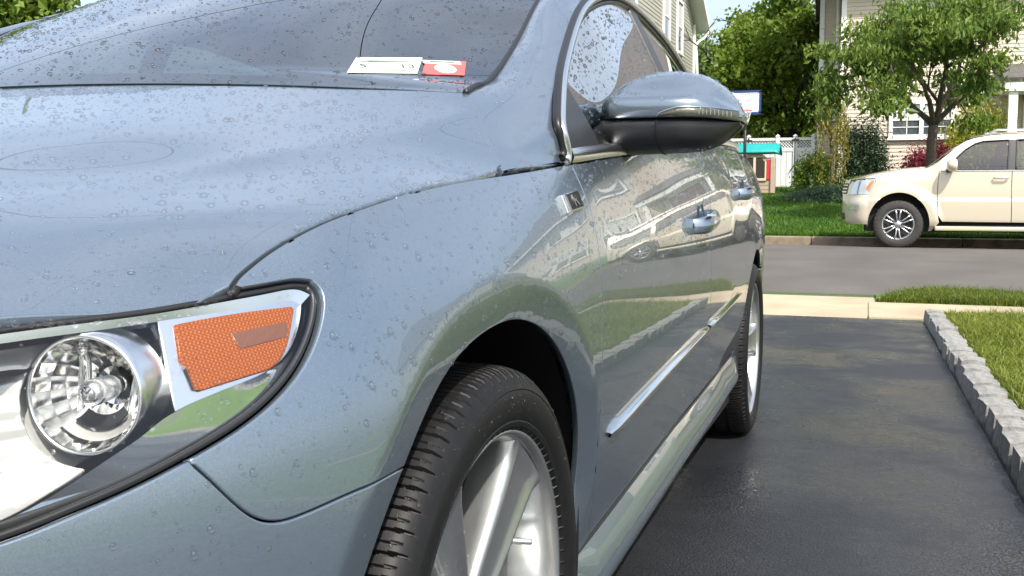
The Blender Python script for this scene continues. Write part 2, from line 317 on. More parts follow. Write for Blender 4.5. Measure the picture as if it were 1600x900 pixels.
# outward offset of the section from the plan outline, per station (rows) and height (columns)
ZL=np.array([.10,.18,.26,.34,.42,.50,.58,.64,.70,.74,.78,.82,.86,.90,.96,1.04,1.12])
ST=[(-.94,[-.13,-.05,-.02,-.005,0,0,-.005,-.02,-.05,-.09,-.14,-.20,-.27,-.34,-.45,-.6,-.75]),
    (-.69,[-.10,-.04,-.015,-.003,0,0,-.004,-.015,-.04,-.07,-.11,-.16,-.22,-.28,-.38,-.5,-.6]),
    (-.40,[-.08,-.03,-.012,-.003,0,0,-.004,-.014,-.034,-.054,-.083,-.122,-.17,-.22,-.30,-.42,-.5]),
    (-.22,[-.06,-.03,-.012,-.003,0,.002,0,-.009,-.026,-.042,-.066,-.098,-.145,-.20,-.28,-.4,-.5]),
    (0.0,[-.06,-.04,-.025,-.012,0,.004,.006,.003,-.004,-.016,-.034,-.057,-.092,-.14,-.22,-.34,-.45]),
    (.20,[-.08,-.055,-.045,-.030,-.015,-.004,0,.001,-.002,-.007,-.017,-.032,-.052,-.080,-.14,-.24,-.34]),
    (.40,[-.09,-.065,-.052,-.036,-.020,-.008,-.001,0,-.001,-.003,-.008,-.016,-.028,-.046,-.088,-.16,-.24]),
    (.90,[-.09,-.065,-.052,-.036,-.020,-.008,-.001,0,-.001,-.003,-.007,-.012,-.019,-.028,-.050,-.10,-.16]),
    (1.9,[-.09,-.065,-.052,-.038,-.022,-.010,-.002,.0,.001,.001,-.001,-.004,-.008,-.014,-.028,-.06,-.11]),
    (2.35,[-.09,-.06,-.045,-.034,-.020,-.010,-.002,.001,.003,.004,.004,.001,-.004,-.011,-.027,-.06,-.11]),
    (2.75,[-.09,-.06,-.045,-.03,-.016,-.005,.002,.006,.008,.007,.004,-.002,-.009,-.018,-.038,-.075,-.13]),
    (3.3,[-.10,-.05,-.02,-.005,0,.002,.004,.005,.006,.005,.003,-.001,-.007,-.015,-.035,-.075,-.13]),
    (3.85,[-.14,-.06,-.03,-.01,0,.0,-.002,-.005,-.01,-.014,-.02,-.028,-.038,-.05,-.07,-.11,-.16])]
_su=np.array([u_of_y(s[0]) for s in ST]); _su[0]=0; _su[-1]=_d[-1]
_so=np.array([s[1] for s in ST])
_zq=np.linspace(.10,1.12,256)
_tz=np.stack([cspline(ZL,row,_zq) for row in _so])          # stations x z
_uq=np.linspace(0,_d[-1],700)
_tab=np.stack([pchip(_su,_tz[:,j],_uq) for j in range(256)],1)
for _k in range(6): _tab[1:-1]=.25*_tab[:-2]+.5*_tab[1:-1]+.25*_tab[2:]
def off_base(u,z):
    a=np.clip((u-_uq[0])/(_uq[1]-_uq[0]),0,698.999); b=np.clip((z-_zq[0])/(_zq[1]-_zq[0]),0,254.999)
    i=a.astype(int); j=b.astype(int); a=a-i; b=b-j
    # cubic (Catmull-Rom) in both directions keeps reflections smooth
    def w(t): return np.stack([-.5*t+t*t-.5*t**3,1-2.5*t*t+1.5*t**3,.5*t+2*t*t-1.5*t**3,-.5*t*t+.5*t**3])
    wa,wb=w(a),w(b); o=0
    for p in range(4):
        for q in range(4):
            o=o+wa[p]*wb[q]*_tab[np.clip(i+p-1,0,699),np.clip(j+q-1,0,255)]
    return o
AXF,AXR=0.0,2.711; WZ=.3175
def arch_r(y,z,ax,r0,rz): return np.hypot((y-ax)/r0,(z-WZ)/rz)
def crease_z(y): return cspline([-.5,.34,1.0,2.16,2.9,3.6],[.655,.727,.792,.905,.955,.985],y)
def smooth01(t): t=np.clip(t,0,1); return t*t*(3-2*t)
def S(u,z):
    """body side: u along the plan outline, z height -> points"""
    u=np.asarray(u,float); z=np.asarray(z,float)
    px=np.interp(u,_uu,_pp[:,0]); py=np.interp(u,_uu,_pp[:,1]); nx=np.interp(u,_uu,_nn[:,0]); ny=np.interp(u,_uu,_nn[:,1])
    o=off_base(u,z); y=py
    # character line along the doors
    k=smooth01((y-.05)/.5)*smooth01((3.5-y)/.4)
    o=o-k*.085*softplus(z-crease_z(y),.003)
    # flat lip round the wheel openings
    for ax,r,w,s in ((AXF,ARCH_F,.047,.32),(AXR,ARCH_R,.035,.30)):
        rr=np.hypot(y-ax,z-WZ-.004)
        fade=smooth01((z-.30)/.12)
        o=o-fade*s*(softplus(r+w-rr,.0025)-softplus(r-.02-rr,.004))
    return np.stack([px+nx*o,py+ny*o,z],-1)
ARCH_F,ARCH_R=.358,.355
def Sy(y,z): return S(u_of_y(np.asarray(y,float)),z)
# ------------------------------------------------------------------ tools for trimmed, panelled surfaces
def resample(P, h, closed=False):
    P = np.asarray(P, float)
    if closed: P = np.vstack([P, P[:1]])
    out = [P[0]]
    for a, b in zip(P[:-1], P[1:]):
        k = max(1, int(np.ceil(np.linalg.norm(b-a)/h)))
        for i in range(1, k+1): out.append(a+(b-a)*i/k)
    return np.array(out[:-1] if closed else out)
def smooth_line(P, n=8):
    """spline through points, n samples per span"""
    P = np.asarray(P, float); d = np.r_[0, np.cumsum(np.linalg.norm(np.diff(P, axis=0), axis=1)**.6)]
    q = np.concatenate([np.linspace(d[i], d[i+1], n, endpoint=False) for i in range(len(d)-1)]+[[d[-1]]])
    return cspline(d, P, q)
def inside(poly, q):
    x, y = q[:,0], q[:,1]; r = np.zeros(len(q), bool); n = len(poly)
    for i in range(n):
        x1, y1 = poly[i]; x2, y2 = poly[(i+1) % n]
        c = ((y1 > y) != (y2 > y))
        if c.any(): r ^= c & (x < (x2-x1)*(y-y1)/((y2-y1) if y2 != y1 else 1e-12)+x1)
    return r
TRI = {}
def panel(name, loops, func, h, mat, parent, thick=.010, gap=.0022, lines=(), out=(1,0,0), rim=True, h_in=None):
    """a sheet trimmed to 2-D loops (first outer, then holes), laid on func(a,b)->xyz, with rolled edges"""
    loops = [resample(l, h, True) for l in loops]; h_in = h_in or h
    pts, edges = [], []; n = 0
    for l in loops:
        m = len(l); pts.append(l); edges += [(n+i, n+(i+1) % m) for i in range(m)]; n += m
    for l in lines:
        l = resample(l, h); m = len(l); pts.append(l); edges += [(n+i, n+i+1) for i in range(m-1)]; n += m
    B = np.concatenate(pts); lo, hi = loops[0].min(0), loops[0].max(0)
    gx = np.arange(lo[0], hi[0], h_in); gy = np.arange(lo[1], hi[1], h_in*.866)
    G = np.stack(np.meshgrid(gx, gy, indexing='ij'), -1); G[:, 1::2, 0] += h_in/2; G = G.reshape(-1,2)
    G += rng.normal(0, h_in*.03, G.shape)
    k = inside(loops[0], G)
    for l in loops[1:]: k &= ~inside(l, G)
    G = G[k]
    keep = np.ones(len(G), bool)
    for i in range(0, len(B), 64):
        keep &= (((G[:,None]-B[None,i:i+64])**2).sum(-1).min(1) > (.55*h)**2)
    P2 = np.vstack([B, G[keep]])
    r = delaunay_2d_cdt([Vector(p) for p in P2], edges, [], 0, 1e-7)
    V2 = np.array([tuple(v) for v in r[0]]); T = np.array([f for f in r[2] if len(f) == 3])
    c = V2[T].mean(1); k = inside(loops[0], c)
    for l in loops[1:]: k &= ~inside(l, c)
    T = T[k]
    used = np.unique(T); mp = -np.ones(len(V2), int); mp[used] = np.arange(len(used)); V2 = V2[used]; T = mp[T]
    V = func(V2[:,0], V2[:,1]); e = 4e-4
    N = np.cross(func(V2[:,0]+e, V2[:,1])-func(V2[:,0]-e, V2[:,1]), func(V2[:,0], V2[:,1]+e)-func(V2[:,0], V2[:,1]-e))
    N /= np.linalg.norm(N, axis=1)[:,None]+1e-15
    if (N @ np.array(out, float)).mean() < 0: N = -N
    fn = np.cross(V[T[:,1]]-V[T[:,0]], V[T[:,2]]-V[T[:,0]]); fl = (fn*N[T[:,0]]).sum(1) < 0
    T[fl] = T[fl][:, ::-1]
    # rolled rim on the open edges
    E = np.concatenate([T[:, [0,1]], T[:, [1,2]], T[:, [2,0]]]); opp = np.concatenate([T[:,2], T[:,0], T[:,1]])
    key = np.sort(E, 1); _, inv, cnt = np.unique(key, axis=0, return_inverse=True, return_counts=True)
    b = cnt[inv.ravel()] == 1; E = E[b]; opp = opp[b]
    t = V[E[:,1]]-V[E[:,0]]; o = np.cross(t, (N[E[:,0]]+N[E[:,1]])/2); o /= np.linalg.norm(o, axis=1)[:,None]+1e-15
    s = ((V[opp]-V[E[:,0]])*o).sum(1) > 0; o[s] *= -1
    O = np.zeros_like(V); np.add.at(O, E[:,0], o); np.add.at(O, E[:,1], o)
    bv = np.unique(E); ln = np.linalg.norm(O[bv], axis=1)[:,None]; O[bv] /= ln+1e-9
    V[bv] -= O[bv]*(gap(V[bv])[:,None] if callable(gap) else gap)
    if rim:
        nb = len(bv); i1 = -np.ones(len(V), int); i1[bv] = len(V)+np.arange(nb); i2 = i1+nb
        r1 = V[bv]+O[bv]*.0013-N[bv]*.0013; r2 = V[bv]+O[bv]*.0014-N[bv]*thick
        n1 = O[bv]+N[bv]*.5; n1 /= np.linalg.norm(n1, axis=1)[:,None]
        Q = np.concatenate([np.stack([E[:,1], E[:,0], i1[E[:,0]], i1[E[:,1]]], 1), np.stack([i1[E[:,1]], i1[E[:,0]], i2[E[:,0]], i2[E[:,1]]], 1)])
        V = np.vstack([V, r1, r2]); N = np.vstack([N, n1, O[bv]])
        me = mesh_np(name, V, [T, Q], True, N)
    else: me = mesh_np(name, V, [T], True, N)
    ob = link(name, me, mat, parent); TRI[ob] = (V, N, T)
    return ob
def rbf(P, Vv, lam=1e-6):
    P = np.asarray(P, float); n = len(P)
    K = np.linalg.norm(P[:,None]-P[None], axis=-1)**3+lam*np.eye(n); Q = np.c_[np.ones(n), P]
    A = np.block([[K, Q], [Q.T, np.zeros((3,3))]]); w = np.linalg.solve(A, np.r_[Vv, 0, 0, 0])
    def f(a, b):
        q = np.stack([np.ravel(a), np.ravel(b)], -1)
        return (np.linalg.norm(q[:,None]-P[None], axis=-1)**3 @ w[:n]+w[n]+q @ w[n+1:]).reshape(np.shape(a))
    return f

# ------------------------------------------------------------------ materials of the car
def paint_mat(name, col, metal=.7, rough=.33, flake=.06):
    m, nt, p = nodes_of(name); L = nt.links
    p.inputs['Metallic'].default_value = metal; p.inputs['Roughness'].default_value = rough
    p.inputs['Coat Weight'].default_value = 1; p.inputs['Coat Roughness'].default_value = .012; p.inputs['Coat IOR'].default_value = 1.55
    tc = nt.nodes.new('ShaderNodeTexCoord'); vo = nt.nodes.new('ShaderNodeTexVoronoi'); vo.inputs['Scale'].default_value = 1100
    L.new(tc.outputs['Object'], vo.inputs['Vector'])
    hs = nt.nodes.new('ShaderNodeMapRange'); hs.inputs[3].default_value = 1-flake; hs.inputs[4].default_value = 1+flake
    sp = nt.nodes.new('ShaderNodeSeparateColor'); L.new(vo.outputs['Color'], sp.inputs[0]); L.new(sp.outputs[0], hs.inputs[0])
    hv = nt.nodes.new('ShaderNodeHueSaturation'); hv.inputs['Color'].default_value = (*col, 1); L.new(hs.outputs[0], hv.inputs['Value'])
    L.new(hv.outputs[0], p.inputs['Base Color']); return m
M_PAINT = paint_mat('blue_grey_metallic_paint', (.215, .272, .330), .76, .26, .10)
M_BLACK = mat('black_shell', (.004, .004, .005), .6)
M_RUBBER = mat('black_rubber_seal', (.012, .012, .013), .42)
M_TRIM = mat('black_plastic', (.018, .019, .021), .38, noise=(400, .25), bump=(900, .12, .001))
M_CHROME = mat('chrome', (.86, .87, .88), .06, 1.0)
M_SATIN = mat('satin_chrome', (.80, .81, .82), .24, 1.0)
M_TYRE = mat('tyre_rubber', (.0045, .0045, .0048), .55, noise=(60, .3), bump=(500, .3, .0006), spec=.35)
M_ALLOY = mat('silver_alloy', (.54, .56, .56), .28, .9, coat=.6, noise=(80, .04))
M_BARREL = mat('dull_alloy_barrel', (.32, .34, .34), .42, .9, noise=(40, .15))
M_GLASS = glass_sheet('tinted_car_glass', (.30, .38, .36), 1.5, mult=2.5)
M_LENS = glass_sheet('clear_headlight_lens', (.97, .98, .98), 1.4)
M_REFL = mat('headlight_reflector', (.92, .92, .90), .09, 1.0)
M_HOUSING = mat('silver_headlight_housing', (.58, .575, .545), .30, .45)
def water_mat(name, k):
    m = glass_sheet(name, (1,1,1), 1.33, .05, 2.2); nt = m.node_tree; L = nt.links; out = nt.nodes['Material Output']; prev = out.inputs[0].links[0].from_socket
    gl = nt.nodes.new('ShaderNodeBsdfGlass'); gl.inputs['IOR'].default_value = 1.33; gl.inputs['Roughness'].default_value = 0
    mx = nt.nodes.new('ShaderNodeMixShader'); mx.inputs[0].default_value = k; L.new(prev, mx.inputs[1]); L.new(gl.outputs[0], mx.inputs[2]); L.new(mx.outputs[0], out.inputs[0]); return m
M_WATER = water_mat('water_drop', .36); M_WATER_G = water_mat('water_drop_on_glass', .75)
M_FABRIC = mat('dark_seat_fabric', (.03, .031, .033), .8, noise=(120, .3))
M_DASH = mat('dark_dashboard', (.02, .021, .022), .6, bump=(300, .2, .002))
def amber_mat():
    m, nt, p = nodes_of('amber_ribbed_lens'); L = nt.links
    p.inputs['Base Color'].default_value = (.85, .23, .02, 1); p.inputs['Roughness'].default_value = .35; p.inputs['Coat Weight'].default_value = 0; p.inputs['Specular IOR Level'].default_value = .25
    tc = nt.nodes.new('ShaderNodeTexCoord'); mp = nt.nodes.new('ShaderNodeMapping'); mp.inputs['Rotation'].default_value = (R(45), R(30), 0)
    L.new(tc.outputs['Object'], mp.inputs[0]); ck = nt.nodes.new('ShaderNodeTexVoronoi'); ck.inputs['Scale'].default_value = 480; ck.inputs['Randomness'].default_value = .08
    L.new(mp.outputs[0], ck.inputs['Vector'])
    b = nt.nodes.new('ShaderNodeBump'); b.inputs['Strength'].default_value = .35; b.inputs['Distance'].default_value = .001; L.new(ck.outputs['Distance'], b.inputs['Height']); L.new(b.outputs[0], p.inputs['Normal'])
    mr = nt.nodes.new('ShaderNodeMix'); mr.data_type = 'RGBA'; mr.inputs['A'].default_value = (.52, .16, .025, 1); mr.inputs['B'].default_value = (.20, .045, .008, 1)
    mm = nt.nodes.new('ShaderNodeMapRange'); mm.inputs[1].default_value = 0; mm.inputs[2].default_value = .55; L.new(ck.outputs['Distance'], mm.inputs[0]); L.new(mm.outputs[0], mr.inputs['Factor']); L.new(mr.outputs['Result'], p.inputs['Base Color'])
    return m
M_AMBER = amber_mat()

CAR = empty('parked_car'); CAR.rotation_euler[0] = -SLOPE
tag(CAR, 'wet blue-grey sedan in the foreground, covered in water drops on the driveway', 'car')
SIDE = []                                    # parts to repeat on the far side of the car
def dom(P): P = np.asarray(P, float); return np.c_[u_of_y(P[:,0]), P[:,1]]
def circ(ax, r, a0, a1, n=60, cz=WZ+.004):
    a = np.radians(np.linspace(a0, a1, n)); return np.c_[ax+r*np.cos(a), cz+r*np.sin(a)]
SHUT = smooth_line([(-.409,.741),(-.400,.748),(-.389,.754),(-.367,.764),(-.329,.777),(-.272,.791),(-.212,.802),(-.118,.818),(-.006,.833),(.128,.847),(.303,.866)], 4)
GAP1 = smooth_line([(.335,.868),(.338,.843),(.345,.812),(.347,.767),(.347,.727),(.351,.676),(.355,.620),(.362,.555),(.380,.475),(.412,.389),(.458,.296)], 4)
GAP2 = smooth_line([(1.455,.964),(1.435,.90),(1.412,.80),(1.398,.697),(1.40,.58),(1.43,.47),(1.475,.39),(1.50,.352)], 4)
BELT = smooth_line([(.335,.868),(.587,.892),(1.02,.929),(1.455,.964),(2.035,1.008),(2.45,1.026),(2.66,1.03)], 8)
HL_LOW = smooth_line([(-.80,.655),(-.765,.622),(-.71,.604),(-.64,.598),(-.581,.602),(-.547,.609),(-.509,.618),(-.472,.629),(-.445,.638),(-.411,.652),(-.373,.675),(-.347,.699),(-.331,.720),(-.326,.735),(-.332,.743)], 5)
HL_TOP = smooth_line([(-.332,.743),(-.347,.7445),(-.370,.743),(-.409,.7395),(-.468,.7335),(-.508,.731),(-.543,.729),(-.62,.722),(-.70,.708),(-.77,.685),(-.80,.655)], 5)
SEAM = smooth_line([(-.472,.629),(-.455,.609),(-.433,.584),(-.416,.574),(-.394,.572),(-.331,.578),(-.251,.577)], 4)
# fender: hood gap, door gap, sill, wheel opening, bumper seam, headlight edge
hl_side = HL_LOW[np.argmin(np.abs(HL_LOW[:,0]+.472)):]
fender = np.vstack([SHUT, GAP1, [(.40,.286),(.357,.286)], circ(AXF, ARCH_F, -5.7, 134.5), SEAM[::-1][1:], hl_side[1:], HL_TOP[1:][HL_TOP[1:,0] > -.405]])
flare = circ(AXF, ARCH_F+.047, 8, 138, 70); flare = flare[(flare[:,1] > .40)]
cz = lambda a, b: np.c_[np.linspace(a, b, 60), crease_z(np.linspace(a, b, 60))]
o = panel('front_fender', [dom(fender)], S, .0085, M_PAINT, CAR, lines=[dom(flare)]); SIDE.append(o)
door = np.vstack([GAP1[::-1], BELT[(BELT[:,0] > .34) & (BELT[:,0] < 1.45)], GAP2, smooth_line([(1.50,.352),(1.10,.338),(.70,.314),(.458,.296)], 4)[1:-1]])
o = panel('front_door', [dom(door)], S, .0095, M_PAINT, CAR, lines=[dom(cz(.36, 1.40))]); SIDE.append(o); FDOOR = o
RGAP = smooth_line([(2.66,1.03),(2.655,.95),(2.60,.85),(2.50,.76),(2.40,.66),(2.32,.55),(2.27,.45),(2.24,.362)], 5)
rdoor = np.vstack([GAP2[::-1], BELT[(BELT[:,0] > 1.46) & (BELT[:,0] < 2.65)], RGAP, [(1.9,.358)]])
o = panel('rear_door', [dom(rdoor)], S, .012, M_PAINT, CAR, lines=[dom(cz(1.42, 2.60))]); SIDE.append(o)
TAILTOP = smooth_line([(2.66,1.03),(2.9,1.018),(3.2,1.0),(3.5,.985),(3.72,.975)], 5)
quarter = np.vstack([RGAP[::-1], TAILTOP[1:], [(3.74,.62),(3.2,.60)], circ(AXR, ARCH_R, 52, 180, 50), [(2.345,.30),(2.26,.30)]])
o = panel('rear_quarter', [dom(quarter)], S, .013, M_PAINT, CAR, lines=[dom(circ(AXR, ARCH_R+.035, 58, 160, 50))]); SIDE.append(o)
ULEN = _d[-1]
rb = np.vstack([dom([(3.19,.597),(3.735,.617)]), [(ULEN-.02,.60),(ULEN-.02,.20)], dom(np.array([(3.3,.20),(3.035,.20)])), dom(circ(AXR, ARCH_R, -20, 50, 20))])
SIDE.append(panel('rear_bumper', [rb], S, .022, M_PAINT, CAR))
tl = np.vstack([dom([(3.73,.625)]), dom([(3.73,.97)]), [(ULEN-.02,.97),(ULEN-.02,.61)]])
SIDE.append(panel('boot_panel', [tl], S, .025, M_PAINT, CAR))
tlamp = np.vstack([dom(smooth_line([(3.45,.80),(3.50,.90),(3.66,.935),(3.78,.93)], 4)), dom(smooth_line([(3.79,.80),(3.70,.77),(3.55,.77)], 4))])
SIDE.append(panel('tail_lamp', [tlamp], lambda a, b: S(a, b)+np.array((.003,.003,0)), .015, mat('red_tail_lens', (.35,.01,.01), .1, coat=1), CAR))
# front bumper and grille
bmp = np.vstack([[(.012,.17)], dom([(-.80,.17),(-.50,.19),(-.337,.20)]), dom(circ(AXF, ARCH_F, 199.5, 134.5, 30)), dom(SEAM[::-1])[1:], dom(HL_LOW[HL_LOW[:,0] < -.474][::-1]), [(.30,.60),(.012,.585)]])
o = panel('front_bumper', [bmp], S, .0105, M_PAINT, CAR); SIDE.append(o)
gr = np.vstack([[(.012,.60),(.30,.615)], dom([(-.803,.665),(-.80,.69)]), [(.30,.69),(.012,.69)]])
g = panel('grille', [gr], lambda a, b: S(a, b)*np.array((.985,.975,1)), .02, M_TRIM, CAR); SIDE.append(g)
for k in range(3):
    zz = .622+.026*k; ua = np.linspace(.0, .60, 24); pp = S(ua, np.full(24, zz)); pp[:,1] -= .002
    c = MB().tube(pp, .006, 8).build('grille_bar', M_CHROME, g, True); SIDE.append(c)

# hood: height over (x, y), creased, meeting the fenders at the shut line
RAIL_W = [(.715,.316,.970),(.7148,.322,.972),(.714,.335,.976),(.7125,.375,.988),(.710,.432,1.004),(.690,.591,1.078),(.675,.708,1.143),(.660,.82,1.206),(.628,1.0,1.292),(.59,1.2,1.358),(.565,1.6,1.388),(.55,2.0,1.368),(.54,2.35,1.305),(.545,2.8,1.155),(.58,3.2,1.035)]
RAIL_D = [(.852,.105,.845),(.860,.200,.856),(.868,.302,.8675),(.866,.296,.905),(.855,.322,.936),(.835,.396,.990),(.805,.529,1.058),(.772,.714,1.15),(.75,.908,1.218),(.717,1.22,1.288),(.70,1.547,1.317),(.70,1.9,1.302),(.705,2.2,1.255),(.745,2.6,1.135),(.795,2.9,1.03)]
RW, RD = np.array(RAIL_W), np.array(RAIL_D)
ri = np.arange(len(RW)); rq = np.linspace(0, len(RW)-1, 140)
W_, D_ = cspline(ri, RW, rq), cspline(ri, RD, rq)
def rail_pt(i, t, W=W_, D=D_):
    """A-pillar and roof rail: crowned strip between windscreen edge and door frame"""
    b = np.interp(rq[i], [0,2,5,8,12,14], [.010,.022,.030,.032,.04,.04])
    mid = (W[i]+D[i])/2; d = D[i]-W[i]; nrm = np.array((-d[2], 0, d[0])); nrm /= np.linalg.norm(nrm)+1e-9
    nrm = nrm*np.sign(nrm[2]) if abs(nrm[2]) > 1e-6 else nrm
    return ((1-t)**2)*W[i]+2*t*(1-t)*(mid+nrm*b)+t*t*D[i]
tt = np.linspace(0, 1, 18)
RG = np.stack([np.stack([rail_pt(i, t) for t in tt]) for i in range(len(rq))])
CRZ = [(.60,-.397,.803),(.61,-.316,.815),(.63,-.21,.835),(.655,-.116,.857),(.68,-.027,.875),(.715,.097,.898)]
CREASE = smooth_line([(.50,-.78),(.573,-.58)]+[c[:2] for c in CRZ]+[(.752,.245)], 6)
def crease_d(x, y):
    xc = np.interp(y, CREASE[:,1], CREASE[:,0]); return np.abs(x)-xc
HK = .14
def kink(x, y): return -HK*softplus(crease_d(x, y), .006)*smooth01((y+.80)/.3)
sh3 = Sy(SHUT[:,0], SHUT[:,1]); sh3 = sh3[SHUT[:,0] < .105][::3]
ctl = [tuple(p) for p in sh3]
ctl += [tuple(RG[0][j]) for j in (0,4,8,12)]
ctl += CRZ
CZ = lambda y: float(np.interp(y, [-.86,-.76,-.60,-.4,-.2,0,.175], [.70,.744,.796,.850,.897,.940,.984]))
for x, y, z in CRZ:
    c = CZ(y); ctl += [(x*.5, y, c-(c-z)*.22), (x*.78, y, c-(c-z)*.57)]
ctl += [(0,-.86,.70),(0,-.76,.744),(0,-.60,.796),(0,-.4,.850),(0,-.2,.897),(0,0,.940),(0,.175,.984),(.35,.205,.980),(.55,.255,.974),(.3,-.75,.735)]
ctl += [(.756,-.535,.7285),(.70,-.64,.718),(.60,-.735,.709),(.46,-.80,.704),(.25,-.845,.70)]
ctl = np.array(ctl); CM = ctl[ctl[:,0] > .05]*np.array((-1,1,1)); ctl = np.vstack([ctl, CM])
zf = rbf(ctl[:,:2], ctl[:,2]-kink(ctl[:,0], ctl[:,1]), 1e-7)
def HOOD(x, y): return np.stack([x, y, zf(x, y)+kink(x, y)], -1)
edge = sh3[:, :2]
halfp = np.vstack([[(0,.176),(.18,.183),(.35,.206),(.55,.258)], RG[0][:, :2][::2], Sy(SHUT[:,0], SHUT[:,1])[SHUT[:,0] < .10][::-1][:, :2], smooth_line([(.790,-.455),(.756,-.535),(.70,-.64),(.60,-.735),(.46,-.80),(.25,-.845),(0,-.86)], 4)])
hoodp = np.vstack([halfp, (halfp*np.array((-1,1)))[::-1][1:-1]])
cl = CREASE[(CREASE[:,1] > -.72) & (CREASE[:,1] < .24)]
HOODO = panel('hood', [hoodp], HOOD, .013, M_PAINT, CAR, lines=[cl, cl*np.array((-1,1))], out=(0,0,1), gap=lambda P: np.where(P[:,1] < .108-.0*P[:,0], .0050, .0012), thick=.016)
s3 = Sy(SHUT[:,0], SHUT[:,1]); o = MB().tube(s3+np.array((-.0015,0,-.0062)), .0042, 8).build('hood_seal', M_BLACK, CAR, True); SIDE.append(o)
# A-pillar / roof rail, roof, windscreen
ip = int(np.argmin(np.abs(rq-8))); PW, PD = W_[:ip+1], D_[:ip+1]
seam3 = RG[0][1:-1]
mids = np.array([rail_pt(i, .5) for i in range(ip+1) if rq[i] >= 4.0])[::4]
pc = np.vstack([PW[rq[:ip+1] >= 2.6][::5], PW[:1], PD[::4], seam3[::3], mids]); yp = rbf(pc[:, [0,2]], pc[:,1], 1e-6)
def APIL(x, z): return np.stack([x, yp(x, z), z], -1)
poly = np.vstack([PW[:, [0,2]], PD[::-1][:, [0,2]], RG[0][::-1][1:-1][:, [0,2]]])
o = panel('windshield_pillar', [poly], APIL, .010, M_PAINT, CAR, out=(0,-1,.3), gap=lambda P: np.where((P[:,0] > .848) & (P[:,2] < .873) & (P[:,1] < .302), .0050, .0), thick=.012); SIDE.append(o)
RG = RG[ip-1:]
rp = grid_mesh('roof_rail', RG, True, flip=False); o = link('roof_rail', rp, M_PAINT, CAR); SIDE.append(o)
def grid_tris(G):
    n, m = G.shape[:2]; i = (np.arange(n-1)[:,None]*m+np.arange(m-1)[None]).ravel()
    T = np.concatenate([np.stack([i, i+m, i+m+1], 1), np.stack([i, i+m+1, i+1], 1)]); V = G.reshape(-1,3)
    N = np.zeros_like(V); fn = np.cross(V[T[:,1]]-V[T[:,0]], V[T[:,2]]-V[T[:,0]])
    for k in range(3): np.add.at(N, T[:,k], fn)
    N /= np.linalg.norm(N, axis=1)[:,None]+1e-12
    return V, N, T
V, N, T = grid_tris(RG)
if N[:,2].mean() < 0: N = -N
TRI[o] = (V, N, T)
def across(W, cY, cZ, n=41):
    """surface across the car between the two edges W, with centre-line heights"""
    s = np.linspace(-1, 1, n)
    return np.stack([np.stack([w[0]*s, cy+(w[1]-cy)*s**2, c+(w[2]-c)*np.abs(s)**2.1], -1) for w, cy, c in zip(W, cY, cZ)])
k0, k1 = 0, int(np.argmin(np.abs(rq-9)))
WW = W_[k0:k1+1]; sw = (WW[:,1]-.316)/(1.2-.316)
WS = across(WW, .179+sw*(1.075-.179), cspline([0,.25,.5,.75,1], [.988,1.103,1.210,1.308,1.396], sw), 61)
WSO = link('windshield', grid_mesh('windshield', WS, out=(0,-.4,1)), M_GLASS, CAR); V, N, T = grid_tris(WS); N = N*np.sign(N[:,2].mean()); TRI[WSO] = (V, N, T)
k2 = int(np.argmin(np.abs(rq-12)))
RF = W_[k1:k2+1]; sy = RF[:,1]; cyr = np.interp(sy, [sy[0], sy[-1]], [1.075, 2.42]); 
roof = across(RF, cyr, np.interp(cyr, [1.075,1.3,1.7,2.1,2.42], [1.396,1.412,1.417,1.40,1.345]), 41)
link('roof', grid_mesh('roof', roof), M_PAINT, CAR)
RR = W_[k2:]; s2 = (RR[:,1]-RR[0,1])/(RR[-1,1]-RR[0,1])
rwin = across(RR, 2.42+s2*(3.28-2.42), np.interp(s2, [0,.5,1], [1.345,1.215,1.065]), 31)
link('rear_window', grid_mesh('rear_window', rwin, out=(0,.4,1)), M_GLASS, CAR)
ts = Sy(TAILTOP[:,0], TAILTOP[:,1]); lid = np.stack([across(ts[-8:], np.interp(np.arange(8), [0,7], [3.28,3.80]), np.interp(np.arange(8), [0,7], [1.062,1.02]), 25)])[0]
link('boot_lid', grid_mesh('boot_lid', lid), M_PAINT, CAR)
# windscreen frit, stickers
fr = WS[:, :, :].copy(); kf = int((WW[:,1] < .375).sum())
fg = np.concatenate([WS[:kf, :], ], 0)-np.array((0,0,.006)); link('windshield_frit', grid_mesh('windshield_frit', fg), M_BLACK, WSO)
fs = WS[:, -4:, :]-np.array((.002,0,.005)); link('windshield_frit', grid_mesh('frit_side', fs), M_BLACK, WSO)
fs = WS[:, :4, :]-np.array((-.002,0,.005)); link('windshield_frit', grid_mesh('frit_side2', fs), M_BLACK, WSO)
SEAL = MB().tube(WS[:, -1, :]+np.array((.002,0,.001)), .005, 6).build('windshield_seal', M_RUBBER, CAR, True); SIDE.append(SEAL)

# side glass: sheet in (y, z) through belt line and door frame
b3 = Sy(BELT[:,0], BELT[:,1]); d3 = D_[rq >= 2]
gp = np.vstack([b3[::3], d3[::4]]); _, ui = np.unique(gp[:,:2].round(2), axis=0, return_index=True); gp = gp[np.sort(ui)]
xg = rbf(gp[:,1:], gp[:,0], 1e-6)
def GL(y, z, d=0.0): return np.stack([xg(y, z)-.008+d, y, z], -1)
dyz = d3[:,1:]; topline = dyz[(dyz[:,0] < 2.66)]
win = np.vstack([BELT[(BELT[:,0] > .345) & (BELT[:,0] < 2.62)], topline[::-1]])
def win_part(a, b): 
    top = topline[(topline[:,0] > a) & (topline[:,0] < b)][::-1]; bt = BELT[(BELT[:,0] > a) & (BELT[:,0] < b)]
    ta = np.interp(a, topline[6:,0], topline[6:,1]); tb = np.interp(b, topline[6:,0], topline[6:,1])
    return bt, top, ta, tb
bt, top, ta, tb = win_part(.30, 1.40)
